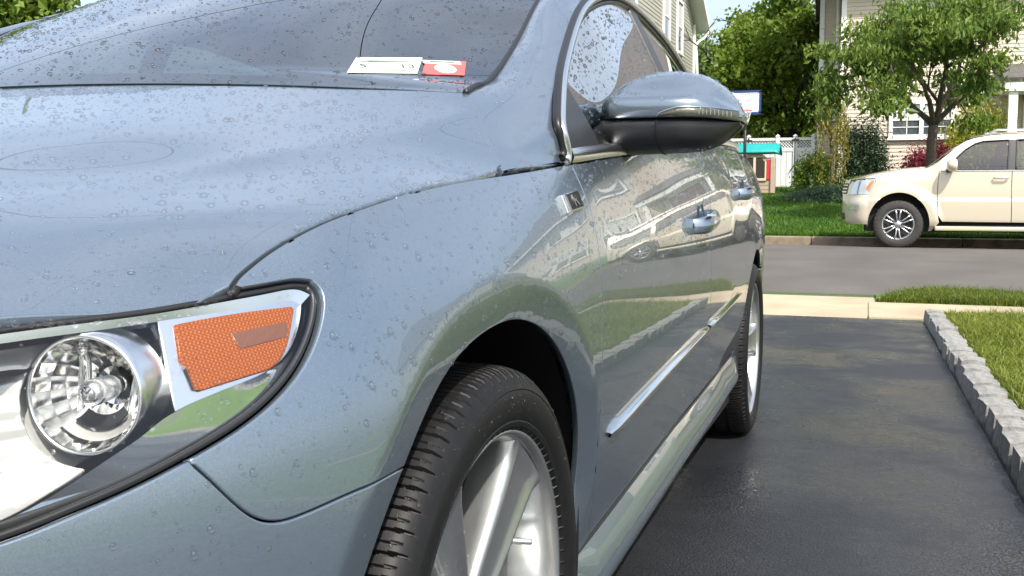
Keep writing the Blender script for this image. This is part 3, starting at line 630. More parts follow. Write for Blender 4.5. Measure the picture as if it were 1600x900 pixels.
o = panel('front_door_window', [np.vstack([bt, [(1.40, BELT[np.argmin(abs(BELT[:,0]-1.40)),1]), (1.40, tb)], top])], GL, .02, M_GLASS, CAR, rim=False, gap=.004); SIDE.append(o)
bt, top, ta, tb = win_part(1.48, 2.64)
o = panel('rear_door_window', [np.vstack([[(1.48, ta)], [(1.48, .966)], bt, top])], GL, .03, M_GLASS, CAR, rim=False, gap=.004); SIDE.append(o)
bt, top, ta, tb = win_part(1.395, 1.485)
o = panel('door_pillar', [[(1.395,.958),(1.485,.966),(1.485,ta-.002),(1.395,ta-.002)]], lambda y, z: GL(y, z, .004), .02, M_TRIM, CAR, gap=0); SIDE.append(o)
sail = smooth_line([(.347,.872),(.335,.905),(.342,.935),(.376,.975),(.43,1.012)], 5)
o = panel('mirror_sail', [np.vstack([sail, [(.455,.99),(.52,.93),(.545,.895),(.53,.887)]])], lambda y, z: GL(y, z, .004), .012, M_TRIM, CAR, gap=.001, thick=.004); SIDE.append(o)
fo = np.vstack([RD[2:3], D_[rq > 2]]); nx = np.array((.004,-.002,.002))
o = MB().tube(fo+nx, .0072, 8).build('window_chrome', M_SATIN, CAR, True); SIDE.append(o)
o = MB().tube(fo+np.array((.000,-.009,.007)), .006, 8).build('window_seal', M_RUBBER, CAR, True); SIDE.append(o)
o = MB().tube(fo+np.array((-.006,.012,-.010)), .007, 6).build('window_channel', M_TRIM, CAR, True); SIDE.append(o)
bb = BELT[BELT[:,0] < 2.66]; b3 = Sy(bb[:,0], bb[:,1])
bo = np.stack([b3+np.array((.001,0,.002)), b3+np.array((.004,0,.010)), b3+np.array((.001,0,.020)), b3+np.array((-.014,0,.023))], 1)
o = link('belt_moulding', grid_mesh('belt_moulding', bo), M_SATIN, CAR); SIDE.append(o)

# lower chrome strip on the doors
def strip_on(name, pts, w, dep, m, par, n=11):
    q = smooth_line(pts, 10); u = u_of_y(q[:,0]); a = np.linspace(-1, 1, n)
    taper = np.clip(np.arange(len(q))/1.2, .45, 1); taper = np.minimum(taper, taper[::-1])
    G = np.stack([S(u, q[:,1]+w*x*taper)+np.array((1,0,0))*((dep*(1-abs(x)**8)*taper)[:,None] if True else 0) for x in a], 1)
    return link(name, grid_mesh(name, G), m, par)
fd = [(.444,.462),(.70,.485),(1.0,.506),(1.385,.528)]
SIDE.append(strip_on('door_chrome_strip', fd, .0085, .011, M_CHROME, CAR))
SIDE.append(strip_on('door_chrome_strip', [(1.412,.529),(1.75,.545),(2.12,.558)], .0085, .011, M_CHROME, CAR))
# sill skirt: flared ledge under the doors
sy_ = np.linspace(.37, 2.34, 60); zs = np.interp(sy_, [.37,.458,.7,1.1,1.9,2.34], [.287,.292,.309,.333,.352,.354])
sx = S(u_of_y(sy_), zs)[:,0]; end = smooth01((sy_-.37)/.12)*smooth01((2.34-sy_)/.15)
sec = [(-.030,-.002),(-.008,-.006),(-.004,-.012),(.006,-.030),(.016,-.052),(.022,-.070),(.020,-.085),(.006,-.108),(-.03,-.125),(-.10,-.125)]
SG = np.stack([np.stack([sx+dx*(.45+.55*end if dx > 0 else 1), sy_, zs+dz], -1) for dx, dz in sec], 1)
o = link('side_skirt', grid_mesh('side_skirt', SG), M_PAINT, CAR); SIDE.append(o)
o = MB().tube(np.stack([sx-.004, sy_, zs-.004], -1), .004, 6).build('sill_seal', M_RUBBER, CAR, True); SIDE.append(o)
# door handles
def handle(y0, y1, zc):
    n = 24; yy = np.linspace(y0, y1, n); zz = zc+(crease_z(yy)-crease_z(yy.mean()))*1.0
    p = S(u_of_y(yy), zz); t = np.linspace(-1, 1, n); out = .034*(1-np.abs(t)**4)**.6
    G = []
    ang = np.linspace(0, 2*np.pi, 15)
    for i in range(n):
        r1, r2 = .008+.003*(1-t[i]**2), .016+.004*(1-abs(t[i])**3)
        G.append(p[i]+np.stack([out[i]-.006+r1*np.cos(ang), 0*ang, r2*np.sin(ang)*(1-.35*np.cos(ang))], -1))
    h = link('door_handle', grid_mesh('door_handle', np.stack(G)), M_PAINT, CAR)
    cup = S(u_of_y(np.array([(y0+y1)/2])), np.array([zc]))[0]
    M = Matrix.Translation(Vector(cup)+Vector((-.001,0,0))) @ Matrix.Rotation(R(90), 4, 'Y')
    m = MB().lathe([(0,-.014),(.02,-.012),(.034,-.004),(.039,.001),(.041,.0015)], 28, M); m.build('handle_cup', M_PAINT, h, True)
    c2 = MB().box((cup[0]+.026,y0+.02,zc+.012),(cup[0]+.040,y0+.06,zc+.016)).build('handle_inlay', M_CHROME, h)
    return h
SIDE.append(handle(1.15,1.365,.785)); SIDE.append(handle(2.05,2.26,.872))
# fender badge
def badge():
    c = S(u_of_y(np.array([.245,.305,.305,.245])), np.array([.799,.806,.829,.822])); ctr = c.mean(0)
    ax = (c[1]-c[0]); ax /= np.linalg.norm(ax); up = (c[3]-c[0]); up -= ax*(up@ax); up /= np.linalg.norm(up); nn = np.cross(ax, up); nn *= np.sign(nn[0])
    M = Matrix((tuple(ax), tuple(up), tuple(nn))).transposed().to_4x4(); M.translation = Vector(ctr)
    b = MB().box((-.034,-.013,-.004),(.034,.013,.004), M).build('fender_badge', M_CHROME, CAR, bevel=.001)
    MB().box((-.031,-.0105,.0035),(.032,.0105,.0052), M).build('badge_plate', M_BLACK, b)
    m = MB().box((-.0335,-.012,.003),(-.026,.012,.0075), M); m.build('badge_bar', M_CHROME, b)
    cu = bpy.data.curves.new('badge_letter', 'FONT'); cu.body = 'R'; cu.size = .024; cu.extrude = .0012; cu.align_x = 'CENTER'; cu.align_y = 'CENTER'
    t = bpy.data.objects.new('tmp', cu); COL.objects.link(t); bpy.context.view_layer.update()
    me = bpy.data.meshes.new_from_object(t.evaluated_get(bpy.context.evaluated_depsgraph_get())); bpy.data.objects.remove(t)
    me.transform(Matrix.Translation((.004,0,.0060)) @ Matrix.Scale(1.5, 4, (1,0,0))); me.transform(M); link('badge_letter', me, M_CHROME, b)
    return b
SIDE.append(badge())

# dark shell behind the panel gaps, wheel liners, floor
uu = np.linspace(.02, ULEN-.02, 260); zz = np.linspace(.28, .86, 40)
UU, ZZ = np.meshgrid(uu, zz, indexing='ij'); IG = S(UU, ZZ)
nn = np.stack([np.interp(UU, _uu, _nn[:,0]), np.interp(UU, _uu, _nn[:,1]), np.zeros_like(UU)], -1)
IG = IG-nn*.035-np.array((0,0,1))*(.030*smooth01((ZZ-.70)/.1))[..., None]
i = np.arange(259)[:,None]*40+np.arange(39)[None]; q = np.stack([i, i+40, i+41, i+1], -1).reshape(-1,4)
Vc = IG.reshape(-1,3)[q].mean(1)
hide = (np.hypot(Vc[:,1]-AXF, Vc[:,2]-WZ) < .42) | (np.hypot(Vc[:,1]-AXR, Vc[:,2]-WZ) < .42) | ((Vc[:,1] < -.27) & (Vc[:,2] > .57)) | ((Vc[:,1] > .3) & (Vc[:,2] > .84)) | ((Vc[:,1] < .32) & (Vc[:,2] > np.interp(Vc[:,1], SHUT[:,0], SHUT[:,1])-.035))
o = link('inner_shell', mesh_np('inner_shell', IG.reshape(-1,3), q[~hide], True), M_BLACK, CAR); SIDE.append(o)
hx, hy = np.meshgrid(np.linspace(-.74,.74,40), np.linspace(-.72,.16,40), indexing='ij'); hg = HOOD(hx, hy)-np.array((0,0,.05)); 
o = link('engine_cover', grid_mesh('engine_cover', hg), M_BLACK, CAR)
def liner(ax, r):
    a = np.radians(np.linspace(-12, 192, 40)); xs = np.linspace(.50, .878, 8)
    G = np.stack([np.stack([np.full(40, x), ax+(r+.012)*np.cos(a), WZ+.004+(r+.012)*np.sin(a)], -1) for x in xs])
    o = link('wheel_liner', grid_mesh('wheel_liner', G), M_BLACK, CAR); SIDE.append(o)
    m = MB().add(np.array([(.50, ax+(r+.02)*math.cos(t), WZ+(r+.02)*math.sin(t)) for t in a]), [tuple(range(40))]); o = m.build('wheel_liner', M_BLACK, CAR); SIDE.append(o)
liner(AXF, ARCH_F); liner(AXR, ARCH_R)
MB().box((-.84,-.75,.16),(.84,3.6,.19)).build('underbody', M_BLACK, CAR)
# cabin
dm = MB(); dm.add(*(lambda G: (G.reshape(-1,3), [(a*21+b, a*21+b+1, (a+1)*21+b+1, (a+1)*21+b) for a in range(5) for b in range(20)]))(np.stack([np.stack([x*np.ones(21)*0+np.linspace(-.70,.70,21), y+0*np.linspace(-.7,.7,21)+.09*np.linspace(-1,1,21)**2, z+.015*np.cos(np.linspace(-9,9,21))], -1) for x, y, z in ((0,.24,.945),(0,.45,.965),(0,.62,.975),(0,.78,.965),(0,.84,.90),(0,.85,.6))])))
dm.build('dashboard', M_DASH, CAR, True)
MB().box((-.80,.3,.30),(.80,2.9,.34)).build('cabin_floor', M_BLACK, CAR)
for x, y in ((.37,1.45),(-.37,1.45),(.37,2.2),(-.37,2.2)):
    s = MB().box((x-.25,y-.45,.42),(x+.25,y+.10,.56)); st = s.build('seat', M_FABRIC, CAR, bevel=.05)
    M = Matrix.Translation((x,y+.12,.52)) @ Matrix.Rotation(R(-20), 4, 'X')
    MB().box((-.24,-.06,0),(.24,.07,.60), M).build('backrest', M_FABRIC, st, bevel=.05)
    MB().box((-.13,-.045,.64),(.13,.05,.80), M).build('headrest', M_FABRIC, st, bevel=.04)
sw_ = Matrix.Translation((.37,.98,.86)) @ Matrix.Rotation(R(65), 4, 'X')
an = np.linspace(0, 2*np.pi, 40); sp = np.stack([.185*np.cos(an), .185*np.sin(an), 0*an], -1) @ np.array(sw_.to_3x3()).T+np.array(sw_.translation)
MB().tube(sp, .015, 8, False).box((-.17,-.02,-.02),(.17,.03,.01), sw_).box((-.05,-.17,-.02),(.05,0,.01), sw_).build('steering_wheel', M_DASH, CAR, True)
# stickers on the inside of the glass
def ws_point(px_x, s):   # x across (m), s along (0 base .. 1 top)
    i = np.clip(s*(len(WS)-1), 0, len(WS)-1.001); a = int(i); f = i-a
    row = WS[a]*(1-f)+WS[a+1]*f; return np.array([np.interp(px_x, row[:,0], row[:,k]) for k in range(3)])
def sticker(name, corners, m, lift=.0015, par=None, thick=.0006):
    c = np.array(corners, float); n = np.cross(c[1]-c[0], c[3]-c[0]); n /= np.linalg.norm(n); n *= np.sign(n[2]) or 1
    V = np.vstack([c+n*lift, c+n*(lift-thick)]); o = MB().add(V, [(0,1,2,3),(7,6,5,4),(0,4,5,1),(1,5,6,2),(2,6,7,3),(3,7,4,0)]).build(name, m, par or WSO)
    return o
# ------------------------------------------------------------------ stickers
M_WHITE_ST = mat('pale_sticker_paper', (.62, .72, .64), .5); M_RED_ST = mat('red_sticker_paper', (.62, .10, .09), .5); M_INK = mat('dark_ink', (.05, .07, .06), .6)
M_YEL_ST = mat('pale_yellow_print', (.72, .72, .42), .5)
def text_mesh(s, size, ext=.0002):
    cu = bpy.data.curves.new('text', 'FONT'); cu.body = s; cu.size = size; cu.extrude = ext; cu.align_x = 'CENTER'; cu.align_y = 'CENTER'
    t = bpy.data.objects.new('tmp', cu); COL.objects.link(t); bpy.context.view_layer.update()
    me = bpy.data.meshes.new_from_object(t.evaluated_get(bpy.context.evaluated_depsgraph_get())); bpy.data.objects.remove(t); return me
def frame_of(c):
    c = np.array(c, float); ax = c[2]-c[3]; w = np.linalg.norm(ax); ax /= w; up = c[0]-c[3]; up -= ax*(up@ax); h = np.linalg.norm(up); up /= h; n = np.cross(ax, up)
    M = Matrix((tuple(ax), tuple(up), tuple(n))).transposed().to_4x4(); M.translation = Vector(c.mean(0)); return M, w, h
def print_on(M, body, size, x, y, m, par, name='printed_text', lift=.0019):
    me = text_mesh(body, size); me.transform(Matrix.Translation((x, y, lift))); me.transform(M); return link(name, me, m, par)
st1 = [(.5012,.3922,1.0404),(.5895,.4475,1.0439),(.6116,.3804,1.0095),(.5225,.3227,1.0065)]
st2 = [(.5983,.4415,1.0389),(.6521,.4774,1.0395),(.6729,.4197,1.0094),(.6188,.3822,1.0085)]
s1 = sticker('inspection_sticker', st1, M_WHITE_ST); s1['label'] = 'pale green windshield sticker printed 5 and 13'
s2 = sticker('registration_sticker', st2, M_RED_ST); s2['label'] = 'red and white windshield sticker with an oval'
M1, w1, h1 = frame_of(st1); M2, w2, h2 = frame_of(st2)
print_on(M1, '5', .026, -.036, -.006, M_INK, s1); print_on(M1, '13', .026, .032, -.006, M_INK, s1)
MB().box((-.022,-.012,.0016),(.016,.010,.0019), M1).build('printed_field', M_YEL_ST, s1)
MB().box((-.038,.016,.0016),(.042,.020,.0019), M1).build('printed_rule', M_INK, s1); MB().box((-.030,-.027,.0016),(.030,-.025,.0019), M1).build('printed_rule', M_INK, s1)
MB().box((-w2*.46,h2*.26,.0016),(w2*.46,h2*.48,.0019), M2).build('sticker_band', M_WHITE_ST, s2)
an = np.linspace(0, 2*np.pi, 28, endpoint=False)
ov = np.c_[.017*np.cos(an), .0215*np.sin(an)-.006, np.full(28, .0018)] @ np.array(M2.to_3x3()).T+np.array(M2.translation)
MB().add(ov, [tuple(range(28))]).build('sticker_oval', M_WHITE_ST, s2); print_on(M2, '012', .014, 0, -.014, M_INK, s2)
for yy in (.0115,.0235,-.0190): MB().box((-.026,yy,.0016),(.024,yy+.0012,.0019), M1).build('printed_rule', M_INK, s1)
MB().box((-.020,h2*.34,.0018),(.020,h2*.42,.0021), M2).build('printed_rule', M_INK, s2)

# ------------------------------------------------------------------ headlight
def Sd(u, z, d):
    nx = np.interp(u, _uu, _nn[:,0]); ny = np.interp(u, _uu, _nn[:,1])
    return S(u, z)-np.stack([nx*.95, ny*.95, np.full(np.shape(u), .28)], -1)*np.asarray(d)[..., None]
HL = empty('headlight'); HL.parent = CAR; SIDE.append(HL)
HL['label'] = 'clear headlight with amber side marker and round chrome reflector'
outline = np.vstack([HL_LOW, HL_TOP[1:-1]])
def shrink(P, k):
    c = P.mean(0); Q = P.copy(); t = np.roll(P, -1, 0)-np.roll(P, 1, 0); n = np.c_[-t[:,1], t[:,0]]; n /= np.linalg.norm(n, axis=1)[:,None]+1e-12
    A = np.roll(P, -1, 0); area = (P[:,0]*A[:,1]-A[:,0]*P[:,1]).sum(); return Q+n*k*np.sign(area)
hlu = shrink(outline, .0065)
panel('lens', [dom(hlu)], lambda a, b: Sd(a, b, np.full(np.shape(a), .0025)), .012, M_LENS, HL, rim=False, gap=0); LENS = bpy.data.objects['lens']
gk = shrink(outline, .004); g3 = Sd(u_of_y(gk[:,0]), gk[:,1], np.full(len(gk), .0075)); g3 = np.vstack([g3, g3[:2]])
MB().tube(g3, .0027, 8).build('gasket', M_RUBBER, HL, True)
lowc = smooth_line([(-.72,.611),(-.64,.605),(-.581,.609),(-.547,.616),(-.509,.625),(-.470,.637),(-.442,.646),(-.409,.660),(-.373,.683),(-.350,.706),(-.337,.724),(-.334,.733)], 6)
inc = smooth_line([(-.72,.617),(-.64,.609),(-.581,.614),(-.553,.624),(-.517,.641),(-.498,.650),(-.479,.660),(-.424,.674),(-.394,.681),(-.370,.694),(-.352,.714),(-.345,.726)], 6)
a = np.linspace(0, 1, 9)
CG = np.stack([Sd(u_of_y(lowc[:,0]*(1-t)+inc[:,0]*t), lowc[:,1]*(1-t)+inc[:,1]*t, np.full(len(lowc), .0100-.0060*t)) for t in a], 1)
bez = link('bezel', grid_mesh('bezel', CG), M_CHROME, HL)
topo = smooth_line([(-.334,.733),(-.345,.7375),(-.372,.7365),(-.409,.733),(-.468,.7275),(-.508,.725),(-.543,.723),(-.62,.716),(-.70,.702)], 5)
topi = smooth_line([(-.345,.726),(-.352,.7295),(-.374,.7285),(-.409,.726),(-.468,.7225),(-.508,.720),(-.543,.718),(-.62,.711),(-.70,.697)], 5)
CG = np.stack([Sd(u_of_y(topo[:,0]*(1-t)+topi[:,0]*t), topo[:,1]*(1-t)+topi[:,1]*t, np.full(len(topo), .006+.003*t)) for t in np.linspace(0, 1, 5)], 1)
link('bezel', grid_mesh('bezel', CG), M_SATIN, HL)
# plate behind the marker and ribbed housing towards the grille
pl = np.vstack([inc[inc[:,0] > -.474], topi[topi[:,0] > -.474]])
panel('marker_surround', [dom(pl)], lambda a, b: Sd(a, b, np.full(np.shape(a), .0085)), .012, M_SATIN, HL, gap=0, thick=.03)
hb = np.vstack([inc[inc[:,0] < -.470], topi[topi[:,0] < -.470]])
def HB(u, z):
    y = y_of_u(u); rib = .0050*np.abs(((z-.02*(y+.55))/.0135) % 1-.5)*smooth01((-.535-y)/.02)*smooth01((z-.632)/.01)
    d = .0085+.036*smooth01((-.462-y)/.02)-.016*smooth01((.655-z+.12*(y+.55))/.03)*smooth01((-.50-y)/.02)
    return Sd(u, z, d+rib)
hole = dom([(-.509+.045*math.cos(t), .678+.0448*math.sin(t)) for t in np.linspace(0, 2*np.pi, 40, endpoint=False)])
panel('housing', [dom(hb), hole], HB, .0045, M_HOUSING, HL, gap=0, thick=.01)
am = smooth_line([(-.458,.7185),(-.412,.7225),(-.357,.7245)], 4).tolist()+smooth_line([(-.356,.7235),(-.363,.713),(-.376,.694),(-.390,.684),(-.397,.682)], 4).tolist()+[(-.427,.678),(-.452,.6745),(-.456,.675),(-.4605,.696)]
AMB = panel('turn_signal', [dom(am)], lambda a, b: Sd(a, b, np.full(np.shape(a), .0058)), .008, M_AMBER, HL, gap=0, thick=.012); AMB['label'] = 'amber ribbed side marker lens'
rm = [(-.418,.709),(-.368,.714),(-.371,.704),(-.414,.699)]
panel('reflector_bar', [dom(rm)], lambda a, b: Sd(a, b, np.full(np.shape(a), .0048)), .008, mat('brown_amber_insert', (.14,.05,.02), .3, coat=.5, bump=(300,.4,.002)), AMB, gap=0, thick=.003)
# round reflector
bc = Vector((.7725,-.4935,.6745)); axd = Vector((.22,-1,.0)).normalized()
BM = Matrix.Translation(bc) @ axd.to_track_quat('Z', 'Y').to_matrix().to_4x4()
bowl = MB().lathe([(.006,-.040),(.014,-.038),(.022,-.032),(.029,-.023),(.034,-.012),(.0375,0),(.0385,.003)], 22, BM).build('reflector', M_REFL, HL)
MB().lathe([(.0378,-.004),(.0385,.004),(.0400,.0055),(.0415,.004),(.0425,-.002),(.0425,-.03)], 64, BM).build('reflector_ring', M_SATIN, bowl, True)
for k in range(44):
    t = k/44*2*np.pi
    if .9 < t < 5.4: continue
    Mk = BM @ Matrix.Rotation(t, 4, 'Z'); MB().box((.0372,-.0008,-.004),(.0388,.0008,.0035), Mk).build('reflector_tooth', M_SATIN, bowl)
cap = MB().lathe([(0,.0),(.005,-.0006),(.0085,-.003),(.0095,-.008),(.0085,-.030)], 32, BM).build('bulb_cap', M_SATIN, bowl, True)
M_GREYINK = mat('grey_emblem', (.22,.22,.22), .35, .6)
lm = MB(); rr_ = np.array([(.0056*math.cos(t), .0056*math.sin(t), .0004) for t in np.linspace(0, 2*np.pi, 33)])
lm.tube(rr_, .0005, 6, False)
for p, q in (((-.0028,.0047),(0,.0006)),((0,.0006),(.0028,.0047)),((-.0050,.0020),(-.0024,-.0046)),((-.0024,-.0046),(0,.0),),((0,0),(.0024,-.0046)),((.0024,-.0046),(.0050,.0020))):
    lm.tube(np.array([(*p,.0004),(*q,.0004)]), .00045, 6)
lmo = lm.build('emblem', M_GREYINK, cap, True); lmo.matrix_local = BM
for dx, w in ((-.020,.004),(.018,.003)):
    MB().tube(np.array([(dx+.006*math.sin(t), .032*math.sin(t), -.010-.022*math.cos(t)) for t in np.linspace(-1.1,1.1,16)]) @ np.array(BM.to_3x3()).T+np.array(BM.translation), w, 6).build('reflector_rib', M_REFL, bowl, True)
MB().lathe([(.018,-.022),(.0245,-.020),(.0265,-.014),(.0255,-.012)], 30, BM, R(230), R(320)).build('shade_arc', M_BLACK, bowl, True)
MB().lathe([(.0245,-.021),(.0300,-.014),(.0335,-.008)], 40, BM, R(225), R(325)).build('lower_reflector', M_HOUSING, bowl, True)
panel('housing_back', [dom(hb)], lambda a, b: Sd(a, b, np.full(np.shape(a), .070)), .012, M_HOUSING, HL, gap=0, thick=.01)

# ------------------------------------------------------------------ door mirror
def mirror():
    E_ = empty('door_mirror'); E_.parent = CAR
    xs = np.r_[np.linspace(.838,.86,7), np.linspace(.868,1.025,26), np.linspace(1.030,1.062,10)]
    zt = pchip([.838,.843,.861,.893,.936,.985,1.022,1.048,1.062], [.985,1.006,1.026,1.041,1.047,1.041,1.023,.998,.972], xs)
    zc = np.interp(xs, [.838,.86,1.0,1.062], [.986,.9885,.988,.968]); zc = np.minimum(zc, zt-.002)
    yf = .60+.03*np.clip((.865-xs)/.027, 0, 1)**2+.105*np.clip((xs-.94)/.122, 0, 1)**3.0
    def sec(i, part):
        if part == 'cap':
            b = .9575; y0 = yf[i]; H = zt[i]-zc[i]; D = .775-y0
            P = [(y0+.010,b-.001),(y0+.003,b),(y0,b+.004),(y0-.003,.5*(b+zc[i])),(y0-.002,zc[i]-.005),(y0+.001,zc[i]-.001),(y0+.007,zc[i]+.004*min(1,H/.02)),(y0+.13*D+.006,zc[i]+.30*H),(y0+.30*D,zc[i]+.62*H),(y0+.5*D,zc[i]+.87*H),(y0+.72*D,zt[i]),(.77,zt[i]-.004),(.778,zt[i]-.4*H-.006),(.778,b)]
        return np.array(P)
    def loft(part):
        G = []
        for i, x in enumerate(xs):
            P = sec(i, part); q = smooth_line(P, 4); G.append(np.c_[np.full(len(q), x), q])
        return np.stack(G)
    G = loft('cap'); c = link('mirror_cap', grid_mesh('mirror_cap', G), M_PAINT, E_); V, N, T = grid_tris(G); 
    if (N*(V-V.mean(0))).sum() < 0: N = -N
    TRI[c] = (V, N, T)
    for j in (0, -1):
        MB().add(G[j], [tuple(range(G.shape[1]))]).build('mirror_cap_end', M_PAINT, E_)
    xb = np.r_[np.linspace(.80,.85,6), np.linspace(.86,1.025,22), np.linspace(1.030,1.058,9)]
    zb = pchip([.80,.85,.906,.99,1.02,1.042,1.058], [.902,.903,.904,.907,.916,.932,.950], xb)
    yb = .612+.02*np.clip((.86-xb)/.06, 0, 1)+.10*np.clip((xb-.94)/.118, 0, 1)**2.6
    GB = []
    for i, x in enumerate(xb):
        t = .9565; y0 = yb[i]; h = t-zb[i]
        q = smooth_line([(.775,t),(y0+.02,t+.0006),(y0+.002,t-.0005),(y0-.004,t-.006*min(1,h/.03)),(y0-.002,t-.45*h),(y0+.012,t-.80*h),(y0+.045,zb[i]),(.70+.3*(y0-.6),zb[i]-.001),(.765,zb[i]+.2*h)], 4); GB.append(np.c_[np.full(len(q), x), q])
    GB = np.stack(GB); link('mirror_base', grid_mesh('mirror_base', GB), M_TRIM, E_)
    MB().add(GB[-1], [tuple(range(GB.shape[1]))]).build('mirror_base_end', M_TRIM, E_)
    jx = .935; js = np.array([np.interp(jx, xb, GB[:, j, k]) for j in range(4, 30) for k in (1,2)]).reshape(-1,2); MB().tube(np.c_[np.full(len(js), jx), js[:,0]-.001, js[:,1]], .0016, 5).build('base_joint', M_BLACK, E_, True)
    # repeater lamp wrapped round the tip
    xi = np.linspace(.938, 1.0585, 36); y_i = np.interp(xi, xs, yf)-.0042
    lo = np.full(36, .9585); hi = .9585+.0135*np.clip((xi-.938)/.035, 0, 1)**.6
    LG = np.stack([np.stack([xi, y_i+.002*(2*t-1)**2, lo*(1-t)+hi*t], -1) for t in np.linspace(0, 1, 7)], 1)
    lp = link('repeater_lamp', grid_mesh('repeater_lamp', LG), mat('smoked_repeater_lens', (.085,.085,.06), .08, .5, coat=1, bump=(260,.5,.003)), E_)
    for k in range(9):
        x = 1.004+.0055*k; y = np.interp(x, xs, yf)-.0050
        MB().box((x-.00025,y+.0004,.961),(x+.00025,y+.002,.970)).build('repeater_rib', M_SATIN, lp)
    MB().tube(np.stack([xi, y_i-.0005, hi+.0009], -1), .0007, 6).build('repeater_trim', M_SATIN, lp, True)
    mg = np.array([(.85,.772,.962),(1.055,.772,.962),(1.05,.772,1.01),(.98,.772,1.03),(.88,.772,1.025),(.85,.772,1.0)]); MB().add(mg+np.array((0,.008,0)), [tuple(range(6))]).build('mirror_glass', M_CHROME, E_)
    return E_
MIR = mirror(); SIDE.append(MIR)

# ------------------------------------------------------------------ wheels (local z = outward)
def make_wheel():
    Wr = empty('wheel')
    n = 1440; th = np.linspace(0, 2*np.pi, n, endpoint=False)
    prof = [(-.108,.236),(-.116,.252),(-.1215,.272),(-.120,.292),(-.113,.307),(-.104,.3155),(-.092,.3195),(-.070,.3212),(-.064,.3213),(-.062,.314),(-.053,.314),(-.051,.3215),(-.020,.3217),(-.012,.3217),(-.010,.314),(-.001,.314),(.001,.3217),(.012,.3217),(.040,.3216),(.042,.314),(.051,.314),(.053,.3215),(.064,.3213),(.076,.3210),(.088,.3200),(.097,.3180),(.104,.3155),(.108,.3120),(.113,.307),(.1165,.3010),(.1190,.2960),(.1205,.2925),(.1198,.2910),(.1206,.2895),(.1215,.282),(.1217,.272),(.1200,.262),(.1165,.2545),(.1160,.2535),(.1168,.2515),(.1150,.246),(.108,.2405)]
    P = np.array(prof); P[:,1] = np.where(P[:,1] > .2405, .2405+(P[:,1]-.2405)*.915, P[:,1]); x = P[:,0]; r = np.tile(P[:,1], (n,1))
    k = np.arange(n)[:,None]
    for lo, hi, dirn, per in ((.053,.1145,1,16),(-.110,-.064,-1,16),(.001,.040,1,20),(-.051,-.012,-1,20)):
        ph = (k+(x[None]-lo)*dirn*60+(3 if dirn < 0 else 0)) % per
        g = (ph < 2.0) & (x[None] > lo-.0005) & (x[None] < hi+.0005); r = np.where(g, r-.0055*np.clip((.118-np.abs(x))/.014, .20, 1), r)
    ph = (k+(x[None]-.053)*60) % 16; sip = (ph >= 9) & (ph < 10) & (x[None] > .058) & (x[None] < .108); r = np.where(sip, r-.0026, r)
    rib = ((k % 4) < 2) & (x[None] > .1155) & (np.abs(P[:,1][None]-.251) < .006); r = np.where(rib, r-.0006, r)
    G = np.stack([np.cos(th)[:,None]*r, np.sin(th)[:,None]*r, np.tile(x, (n,1))], -1); G = np.concatenate([G, G[:1]])
    me = grid_mesh('tyre', G, True); me.set_sharp_from_angle(angle=R(30)); link('tyre', me, M_TYRE, Wr)
    rim = MB().lathe([(.2330,.070),(.2335,.098),(.2385,.1035),(.2410,.1085),(.2400,.1110),(.2365,.1095),(.2320,.1040),(.2290,.0950),(.2265,.080),(.2200,.050),(.2140,.0),(.2120,-.085),(.2300,-.105)], 128).build('rim', M_ALLOY, Wr, True)
    MB().lathe([(.2135,.045),(.2110,.0),(.2100,-.085)], 96).build('barrel', M_BARREL, rim, True)
    # five broad dished spokes with raised edges
    rr = np.linspace(.040, .2285, 26)
    hw = pchip([.04,.075,.12,.165,.20,.2285], [.0300,.036,.042,.048,.054,.066], rr)
    fx = pchip([.04,.075,.12,.165,.20,.215,.2285], [.078,.082,.088,.0935,.0975,.0995,.101], rr)
    cr = np.array([-1,-1.0,-.985,-.93,-.80,-.70,-.60,-.35,0,.35,.60,.70,.80,.93,.985,1.0,1]); hz = np.array([-.050,-.022,-.010,-.0035,0,-.0002,-.0035,-.0050,-.0055,-.0050,-.0035,-.0002,0,-.0035,-.010,-.022,-.050])
    base = []
    for i in range(26):
        sc = np.clip((.2285-rr[i])/.02, .15, 1)
        base.append(np.stack([rr[i]*np.cos(hw[i]*cr/rr[i]) if False else np.sqrt(np.maximum(rr[i]**2-(hw[i]*cr)**2*.55, .02**2)), hw[i]*cr, fx[i]+hz*np.where(np.abs(hz) < .02, sc, 1)], -1))
    B = np.stack(base)
    for k in range(5):
        a = R(53)+k*2*np.pi/5; c, s = math.cos(a), math.sin(a)
        sw = -.045*((B[...,0]-.04)/.19)**2
        X = B[...,0]*c-(B[...,1]+sw*0)*s; Y = B[...,0]*s+(B[...,1]+sw*0)*c
        link('spoke', grid_mesh('spoke', np.stack([X, Y, B[...,2]], -1)), M_ALLOY, rim)
    hub = MB().lathe([(0,.0845),(.024,.084),(.030,.082),(.033,.076),(.056,.074),(.060,.060),(.060,.0)], 48).build('hub', M_ALLOY, rim, True)
    MB().lathe([(0,.0862),(.020,.0858),(.0235,.0845)], 32).build('hub_cap', M_SATIN, hub, True)
    for k in range(5):
        a = R(53+36)+k*2*np.pi/5; MB().lathe([(0,.072),(.007,.072),(.0075,.064),(.010,.060)], 12, Matrix.Translation((.045*math.cos(a), .045*math.sin(a), .006))).build('wheel_bolt', M_BARREL, hub, True)
    va = R(16); Mv = Matrix.Translation((.197*math.cos(va), .197*math.sin(va), .052)) @ Matrix.Rotation(R(10), 4, 'Y')
    MB().lathe([(.0075,-.004),(.0075,.006),(.0048,.010),(.0048,.020),(.0040,.021),(.0040,.033),(.0034,.034),(0,.034)], 14, Mv).build('valve_stem', M_BARREL, rim, True)
